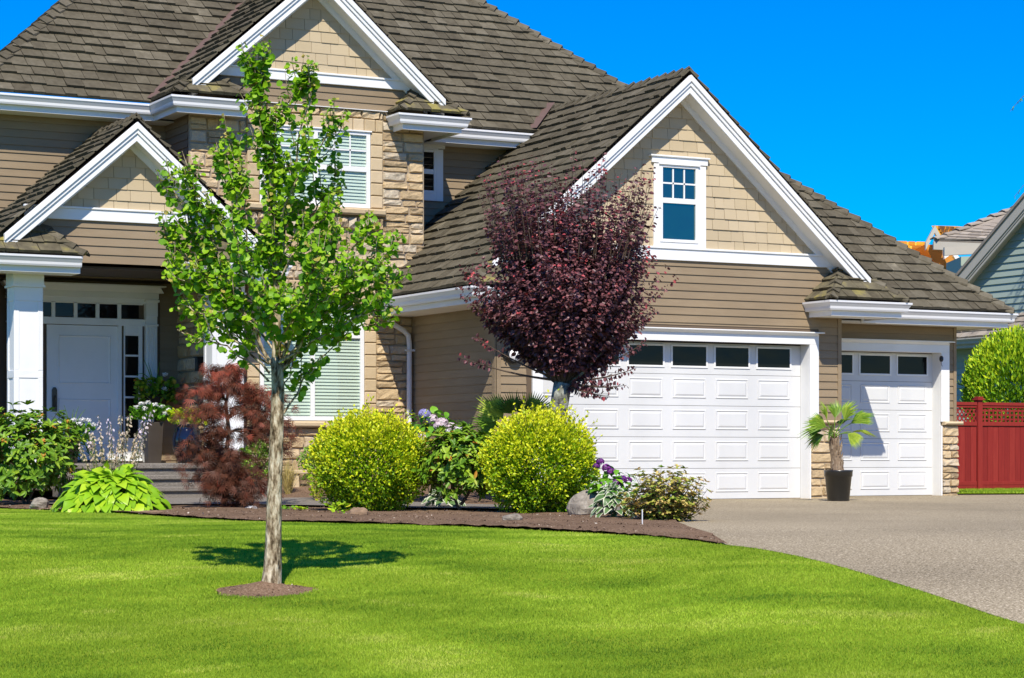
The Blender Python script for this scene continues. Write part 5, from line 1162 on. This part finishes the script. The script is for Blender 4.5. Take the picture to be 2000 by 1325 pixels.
# ================================================================ rocks, ornament, stake
def rock(u, w, rx, ry, rz, label, m, seed, name='rock', ang=.9, dz=0.):
    b = gpos(u, w); bm_ = MB(); rs = np.random.RandomState(seed); n1, n2 = 22, 12; cuts = unit(rs.normal(size=(9, 3))); off = rs.uniform(.62, .95, 9)
    for j in range(n2+1):
        th = math.pi*j/n2
        for i in range(n1):
            ph = 2*math.pi*i/n1; d = np.array([math.sin(th)*math.cos(ph), math.sin(th)*math.sin(ph), math.cos(th)]); r = 1.
            for c, o in zip(cuts, off):
                q = float(d@c)
                if q > 0: r = min(r, o/q)
            r = r*(1+.04*math.sin(5*ph+3*th))+rs.normal(0, .012)
            p = d*r*[rx, ry, rz]+[0, 0, rz*.45+dz]; bm_.v.append(tuple(loc2w(b, p))); bm_.t.append(.5)
    bm_.f = [(j*n1+i, (j+1)*n1+i, (j+1)*n1+(i+1) % n1, j*n1+(i+1) % n1) for j in range(n2) for i in range(n1)]
    o = bm_.build(name, M[m], None); tag(o, label, 'rock'); return o
rock(.88, 25.0, .25, .22, .21, 'big rough grey boulder at the foot of the right golden bush', 'rock', 101, 'boulder'); rock(.0, 22.9, .115, .12, .075, 'small flat grey stone at the lawn edge', 'rock', 102)
rock(-1.76, 25.0, .13, .12, .085, 'angular brown stone below the left golden bush', 'brownrock', 103); rock(-6.02, 28.0, .14, .12, .11, 'pale rounded stone between the rhododendron and the lime hosta', 'rock', 104)
rock(-3.32, 28.0, .085, .1, .04, 'small white flat stone on the path beside the red maple', 'white', 105)
rock(-4.3, 26.2, .2, .12, .03, 'flat tan stone under the lime hosta', 'brownrock', 106)
b = gpos(-2.35, 31.6); T = thing('garden_ornament', 'weathered stone garden figure with a round head before the bay window', 'ornament', b)
mb = MB(); mb.lathe(loc2w(b, (0, 0, 0)), [(0, 0), (.17, 0), (.16, .06), (.09, .12), (.08, .3), (.12, .42), (.17, .55), (.16, .66), (.10, .76), (.05, .82), (.0, .83)], n=20); mb.build('figure', M['rock'], T, smooth=True)
mb = MB(); mb.lathe(loc2w(b, (.04, 0, .80)), [(0, 0), (.035, .01), (.055, .05), (.05, .085), (.03, .105), (0, .112)], n=16); mb.build('head', M['rock'], T, smooth=True)
b = gpos(-2.93, 31.3); T = thing('stone_bench', 'low pale stone bench slab below the bay window', 'bench', b)
mb = MB(); 
for x0, x1, z0, z1 in ((-.24, .2, .20, .255),): mb.prism([tuple(loc2w(b, p)) for p in ((x0, -.12, z0), (x1, -.12, z0), (x1, -.12, z1), (x0, -.12, z1))], tuple(dirw((0, .24, 0)))); 
mb.build('seat', M['quoin'], T, bevel=.012)
for x in (-.14, .1):
    mb = MB(); mb.prism([tuple(loc2w(b, p)) for p in ((x-.05, -.09, -.03), (x+.05, -.09, -.03), (x+.04, -.09, .2), (x-.04, -.09, .2))], tuple(dirw((0, .18, 0)))); mb.build('leg', M['quoin'], T, bevel=.01)
b = gpos(1.30, 21.9); mb = MB(); mb.tube([b, (b[0], b[1], b[2]+.17)], .006, n=6); tag(mb.build('garden_stake', M['gutter'], None), 'thin metal stake stuck in the mulch before the azalea', 'stake')
# ================================================================ red fence
M['red'] = mat('red_stained_wood', [(0, (.20, .016, .014)), (.5, (.27, .024, .019)), (1, (.34, .038, .028))], nmix=.5, nscale=4, rough=.6, spec=.25, stretch=(6, 6, .6), bump=.002, bscale=20)
FY = 4.86
T = thing('wooden_fence', 'red stained wooden fence with a lattice top beside the garage', 'fence', (3.9, FY, 0))
def board_panel(x0, x1):
    mb = MB(); x = x0
    while x < x1-.02:
        w = min(.14, x1-x); mb.box(x+.003, x+w-.003, FY-.012+RU(-.002, .002), FY+.012, .10, 1.26, RU(.1, .9)); x += w
    mb.build('board_panel', M['red'], T)
    for bx in ((x0, x1, FY-.03, FY+.03, .03, .10, .4), (x0, x1, FY-.035, FY+.035, .10, .17, .5), (x0, x1, FY-.035, FY+.035, 1.26, 1.34, .6), (x0, x1, FY-.045, FY+.045, 1.66, 1.72, .6), (x0, x1, FY-.03, FY+.03, 1.61, 1.66, .5)): MB().box(*bx).build('rail', M['red'], T, bevel=.004)
def lattice(x0, x1, diag):
    mb = MB(); z0, z1 = 1.34, 1.61
    if diag:
        for sg in (-1, 1):
            x = x0-.4
            while x < x1+.4:
                poly = [(x, z0), (x+.034, z0), (x+.034+sg*.2, z1), (x+sg*.2, z1)]; c = clip(clip(poly, -1, 0, -x0), 1, 0, x1)
                if c: 
                    c = c if sg > 0 else c
                    mb.prism([(p[0], FY-.012 if sg > 0 else FY-.004, p[1]) for p in c], (0, .007, 0), RU(.3, .8))
                x += .10
    else:
        x = x0+.06
        while x < x1: mb.box(x, x+.036, FY-.012, FY-.005, z0, z1, RU(.3, .8)); x += .105
        for z in (1.39, 1.475, 1.56): mb.box(x0, x1, FY-.004, FY+.003, z-.018, z+.018, RU(.3, .8))
    mb.build('lattice', M['red'], T)
for x0, x1, dg in ((3.9, 5.7, 1), (5.81, 7.63, 1), (7.77, 9.6, 0), (9.72, 11.5, 0)): board_panel(x0, x1); lattice(x0, x1, dg)
for x in (5.755, 7.70, 9.66):
    mb = MB(); mb.box(x-.055, x+.055, FY-.055, FY+.055, -.05, 1.76, .6); mb.box(x-.09, x+.09, FY-.09, FY+.09, 1.76, 1.79, .6); mb.box(x-.065, x+.065, FY-.065, FY+.065, 1.79, 1.83, .6); mb.build('post', M['red'], T, bevel=.005)
# ================================================================ clipped cedar behind the fence
x, y = 10.98, 7.66; b = (x, y, 0); T = thing('globe_cedar', 'bright green clipped round cedar behind the red fence', 'bush', b)
P, d, r, rs = bushform(15000, .98, .98, 1.25, 2.05, .06, .3, -.9, 111)
P = P+unit(d)*rs.exponential(.03, (len(P), 1))
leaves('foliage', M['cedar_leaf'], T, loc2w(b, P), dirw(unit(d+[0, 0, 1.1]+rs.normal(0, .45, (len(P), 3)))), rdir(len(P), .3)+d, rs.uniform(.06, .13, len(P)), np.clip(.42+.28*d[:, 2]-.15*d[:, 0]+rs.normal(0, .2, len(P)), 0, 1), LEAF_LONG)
mb = MB(); mb.tube([(x, y, -.05), (x, y, 1.6)], [.09, .06], n=8); mb.build('trunk', M['twig'], T)
# ================================================================ green house next door, gable end towards us
M['sage'] = mat('sage_siding', [(0, (.33, .405, .34)), (1, (.39, .465, .39))], nmix=.4, nscale=1, rough=.6)
M['putty'] = mat('putty_trim', ramp2((.48, .44, .36), (.54, .50, .41)), src='noise', rough=.5)
M['greyshake'] = mat('pale_cedar_shake', [(0, (.18, .155, .125)), (.5, (.32, .275, .22)), (1, (.46, .40, .32))], nmix=.35, nscale=6, rough=.9)
NX = 15.75
T = thing('neighbour_house', 'sage green house next door with putty rake boards and grey shakes', 'house', (NX, 10, 0))
fr = F_left(NX); mb = MB(); mb.box(NX+.01, NX+9, 1, 16.2, 0, 4.3); mb.prism([(NX+.01, 16.2, 4.3), (NX+.01, 8.6, 9.4), (NX+.01, 1, 4.3)], (9, 0, 0)); mb.build('wall', M['sage'], T)
mb = MB(); lap(mb, fr, [[(-16.2, 4.0), (-1, 4.0), (-8.6, 9.3)], [(-16.2, 0), (-1, 0), (-1, 3.45), (-16.2, 3.45)]], .17, 0, thick=.03); mb.build('lap_siding', M['sage'], T)
mb = MB()
for a, b_, d0, d1 in ((0, .30, -.34, -.26), (.30, .36, -.31, -.26), (.36, .44, -.29, -.24)):
    for sg in (-1, 1):
        p = [(NX+d0, 8.6, 9.62-a), (NX+d0, 8.6+sg*7.8, 9.62-a-.70*7.8), (NX+d0, 8.6+sg*7.8, 9.62-b_-.70*7.8), (NX+d0, 8.6, 9.62-b_)]
        mb.prism(p if sg < 0 else p[::-1], (d1-d0, 0, 0))
mb.prism([(NX-.26, 8.6, 9.3), (NX-.26, 16.4, 9.3-5.46), (NX-.26, 16.4, 9.28-5.46), (NX-.26, 8.6, 9.28)], (.3, 0, 0))
mb.build('rake_board', M['putty'], T)
mb = MB()
for sg in (-1, 1): mb.prism([(NX-.38, 8.6, 9.68), (NX-.38, 8.6+sg*7.9, 9.68-.70*7.9), (NX-.38, 8.6+sg*7.9, 9.6-.70*7.9), (NX-.38, 8.6, 9.6)][::-sg], (9.4, 0, 0))
ubn = MB(); roofplane(mb, ubn, '-X', NX-.62, 3.60, [[(NX-.62, 1), (NX+.02, 1), (NX+.02, 16.8), (NX-.62, 16.8)]], row=.24)
mb.build('roof', M['greyshake'], T); ubn.build('roof_underlay', M['under'], T)
mb = MB(); sweep(mb, [(NX-.56, 17), (NX-.56, 1)], GUT, 3.59, 1); sweep(mb, [(NX-.56, 17), (NX-.56, 1)], FAS, 3.59, 1); mb.box(NX-.55, NX, 1, 17, 3.36, 3.38); mb.build('gutter', M['putty'], T)
# its back wing with a hip roof
def pw(px, w, z): return uw(px*w, w)+(z,)
A_, B_, C_ = Vector(pw(.1920, 60., 6.55)), Vector(pw(.2330, 62., 7.78)), Vector(pw(.2160, 59., 6.38))
B2 = Vector(pw(.262, 62.3, 8.5)); C2 = Vector(pw(.262, 58., 6.2))
u_ = (C_-A_).normalized(); n_ = u_.cross((B_-A_).normalized()).normalized()
fr2 = Frame(A_, u_, n_.cross(u_)); f2 = lambda p: ((p-A_).dot(fr2.u), (p-A_).dot(fr2.v))
mb = MB(); shakes(mb, fr2, [[f2(A_), f2(C2), f2(B2)]], .26, .15, .4, .05, .01, gap=.012, jit=.02, tones=(.2, .9)); mb.prism([tuple(A_), tuple(C2), tuple(B2)], tuple(-fr2.n*.1)); mb.build('wing_roof', M['greyshake'], T); cbn = MB()
hipcaps(cbn, A_, B2, half=.16, drop=.3, step=.42, lift=.05); cbn.build('hip_caps', M['greyshake'], T)
mb = MB(); q = Vector((0, 0, -.26)); e = (C2-A_)*.98
mb.prism([tuple(A_+Vector((0, 0, -.04))), tuple(A_+e+Vector((0, 0, -.04))), tuple(A_+e+q), tuple(A_+q)], tuple(-fr2.n.cross(fr2.u)*.0+Vector((SA, CA, 0))*.12)); mb.build('gutter', M['putty'], T)
mb = MB(); a = A_+e*.55+q+Vector((SA, CA, 0))*.5; mb.prism([tuple(a), tuple(A_+e+q), tuple(A_+e+q+Vector((0, 0, -3))), tuple(a+Vector((0, 0, -3)))], (SA*3, CA*3, 0)); mb.build('wing_wall', M['sage'], T)
a1, a2 = Vector(pw(.197, 58.8, 6.24)), Vector(pw(.219, 58.4, 6.27)); mb = MB(); mb.prism([tuple(a1), tuple(a2), tuple(a2-Vector((0, 0, .22))), tuple(a1-Vector((.0, 0, .22)))], (SA*.15, CA*.15, 0)); mb.build('gutter', M['putty'], T)
a1, a2 = Vector(pw(.2045, 59.2, 6.02)), Vector(pw(.222, 59.0, 6.04)); mb = MB(); mb.prism([tuple(a1), tuple(a2), tuple(a2-Vector((0, 0, 3))), tuple(a1-Vector((0, 0, 3)))], (SA*2, CA*2, 0)); mb.build('wing_wall', M['sage'], T)
# ================================================================ far house with an orange roof
M['orange'] = mat('orange_roof_battens', [(0, (.34, .12, .012)), (.5, (.90, .46, .04)), (1, (.95, .58, .10))], nmix=.3, nscale=1.5, rough=.7)
M['osb'] = mat('orange_board', ramp2((.48, .19, .03), (.68, .30, .05)), src='noise', nscale=3, rough=.8)
w = 78.; T = thing('far_house', 'far house with a bright orange unfinished roof between the two houses', 'house', uw(.19*w, w)+(0,))
def pf(px, py, dw=0.): return Vector(uw((px-1000)/4288*(w+dw), w+dw)+(.7285+(885-py)/4288*(w+dw),))
def slab(name, pts, m, th=.15, rows=0):
    mb = MB(); n = (Vector(pts[1])-Vector(pts[0])).cross(Vector(pts[2])-Vector(pts[0])).normalized()
    if n.dot(Vector((SA, CA, 0))) < 0: n = -n
    mb.prism([tuple(p) for p in pts], tuple(n*th), .5)
    if rows:
        for i in range(1, rows):
            t = i/rows; a = Vector(pts[0]).lerp(Vector(pts[3]), t); b_ = Vector(pts[1]).lerp(Vector(pts[2]), t); k = 0.
            while k < 1:
                k2 = min(1, k+RU(.12, .3)); q = Vector((0, 0, .10)); p = [a.lerp(b_, k), a.lerp(b_, k2-.03), a.lerp(b_, k2-.03)+q, a.lerp(b_, k)+q]; mb.prism([tuple(v-n*.06) for v in p], tuple(n*.05), RU(.0, .35)); k = k2
    return mb.build(name, m, T)
slab('roof', [pf(1700, 470, 3), pf(1810, 474, 3), pf(1850, 536, -2), pf(1700, 536, -2)], M['orange'], .15, 8)
slab('wall', [pf(1806, 478, -1), pf(1835, 478, -1), pf(1925, 535, -1), pf(1925, 560, -1), pf(1848, 560, -1)], M['osb'], 4.)
mb = MB(); mb.prism([uw(q*w, w+1.)+(z,) for q, z in ((.158, 0), (.218, 0), (.218, 6.9), (.158, 6.9))], (SA*7, CA*7, 0)); mb.build('lower_wall', M['osb'], T)
slab('dormer_roof', [pf(1828, 441, -2), pf(1885, 443, 4), pf(1885, 470, 4), pf(1842, 466, -2)], M['orange'], .15, 4)
for a, c in (((1808, 474), (1826, 440)), ((1826, 440), (1839, 464))):
    mb = MB(); p0, p1 = pf(a[0], a[1], -2.3), pf(c[0], c[1], -2.3); q = Vector((0, 0, -.26)); mb.prism([tuple(p0), tuple(p1), tuple(p1+q), tuple(p0+q)], (SA*.2, CA*.2, 0)); mb.build('rake_board', M['putty'], T)
mb = MB(); mb.prism([tuple(pf(*p, -1.6)) for p in ((1843, 484), (1850, 480), (1858, 497), (1845, 506))], (SA*.3, CA*.3, 0)); mb.prism([tuple(pf(*p, -1.6)) for p in ((1862, 500), (1868, 496), (1882, 512), (1882, 520), (1872, 515))], (SA*.3, CA*.3, 0)); mb.build('trim', M['white'], T)
# ================================================================ weeping tree at the right edge
b = uw(13.4, 50.)+(0,); T = thing('weeping_tree', 'thin drooping branch tips of a weeping tree entering at the right edge of the sky', 'tree', b)
mb = MB(); mb.tube([(b[0], b[1], -.1), (b[0]+.1, b[1], 4), (b[0]-.1, b[1], 8.2), (b[0], b[1], 10.)], [.16, .12, .07, .03], n=8); LV = []; rs = np.random.RandomState(121)
for k in range(150):
    z = rs.uniform(3, 9.8); a = rs.uniform(0, 6.28); ln = rs.uniform(.6, 1.05)
    if k < 2: z, a, ln = ((8.95, 3.05, 2.02), (7.0, 3.0, 1.92))[k]
    for j in range(3 if k < 2 else 1):
        a2 = a+j*.25; l2 = ln*(1-.16*j)
        q = curve((0, 0, z), (l2*math.cos(a2), l2*math.sin(a2), z-.35-.2*j if k < 2 else z-.5), (0, 0, .45), 9); q[-1] += [0, 0, -.06]
        mb.tube([tuple(v) for v in loc2w(b, q)], list(np.linspace(.014, .004, 9)), n=4, cap=False); m = 42; t = rs.uniform(.3, 1, m); i = np.clip((t*8).astype(int), 0, 7); p = q[i]+(q[i+1]-q[i])*(t*8-i)[:, None]; LV.append(np.c_[p+rs.normal(0, .01, (m, 3)), rs.normal(0, .4, (m, 2)), -np.ones(m)])
mb.build('trunk', M['twig'], T); q = np.concatenate(LV); leaves('crown', M['boxwood_leaf'], T, loc2w(b, q[:, :3]), dirw(unit(q[:, 3:])), rdir(len(q)), rs.uniform(.05, .09, len(q)), rs.uniform(.4, 1, len(q)), LEAF_LONG)
# ================================================================ camera, light, sky
cam = bpy.data.cameras.new('camera'); co = bpy.data.objects.new('camera', cam); COL.objects.link(co)
co.location = EYE; co.rotation_euler = (math.pi/2, 0, -A)
cam.sensor_width = 36; cam.lens = 4288/2000*36; cam.shift_y = (885-662.5)/2000; cam.clip_end = 2000; cam.clip_start = .1
SC.camera = co
AZ, EL = math.radians(26), math.radians(48)
sl = bpy.data.lights.new('sun', 'SUN'); so = bpy.data.objects.new('sun', sl); COL.objects.link(so)
sl.energy = SUN; sl.angle = math.radians(.5); sl.color = (1, .93, .81)
so.rotation_euler = Vector((math.cos(EL)*math.sin(AZ), math.cos(EL)*math.cos(AZ), -math.sin(EL))).to_track_quat('-Z', 'Y').to_euler()
wd = bpy.data.worlds.new('World'); SC.world = wd; wd.use_nodes = True; nt = wd.node_tree; nt.nodes.clear()
out = nt.nodes.new('ShaderNodeOutputWorld'); bg = nt.nodes.new('ShaderNodeBackground'); sk = nt.nodes.new('ShaderNodeTexSky')
sk.sky_type = 'NISHITA'; sk.sun_disc = False; sk.sun_elevation = EL; sk.sun_rotation = math.pi+AZ; sk.air_density = SKYP[0]; sk.dust_density = SKYP[1]; sk.ozone_density = SKYP[2]; sk.altitude = 300
hs = nt.nodes.new('ShaderNodeHueSaturation'); hs.inputs['Saturation'].default_value = SKYP[3]; hs.inputs['Value'].default_value = SKYP[4]; hs.inputs['Hue'].default_value = SKYP[5]
bg.inputs['Strength'].default_value = SKY
nt.links.new(sk.outputs[0], hs.inputs['Color']); nt.links.new(hs.outputs[0], bg.inputs['Color']); nt.links.new(bg.outputs[0], out.inputs[0])
SC.view_settings.view_transform = 'Standard'; SC.view_settings.look = 'None'; SC.view_settings.gamma = 1; SC.view_settings.exposure = EXPO
SC.render.engine = 'CYCLES'
SC.cycles.use_denoising = True
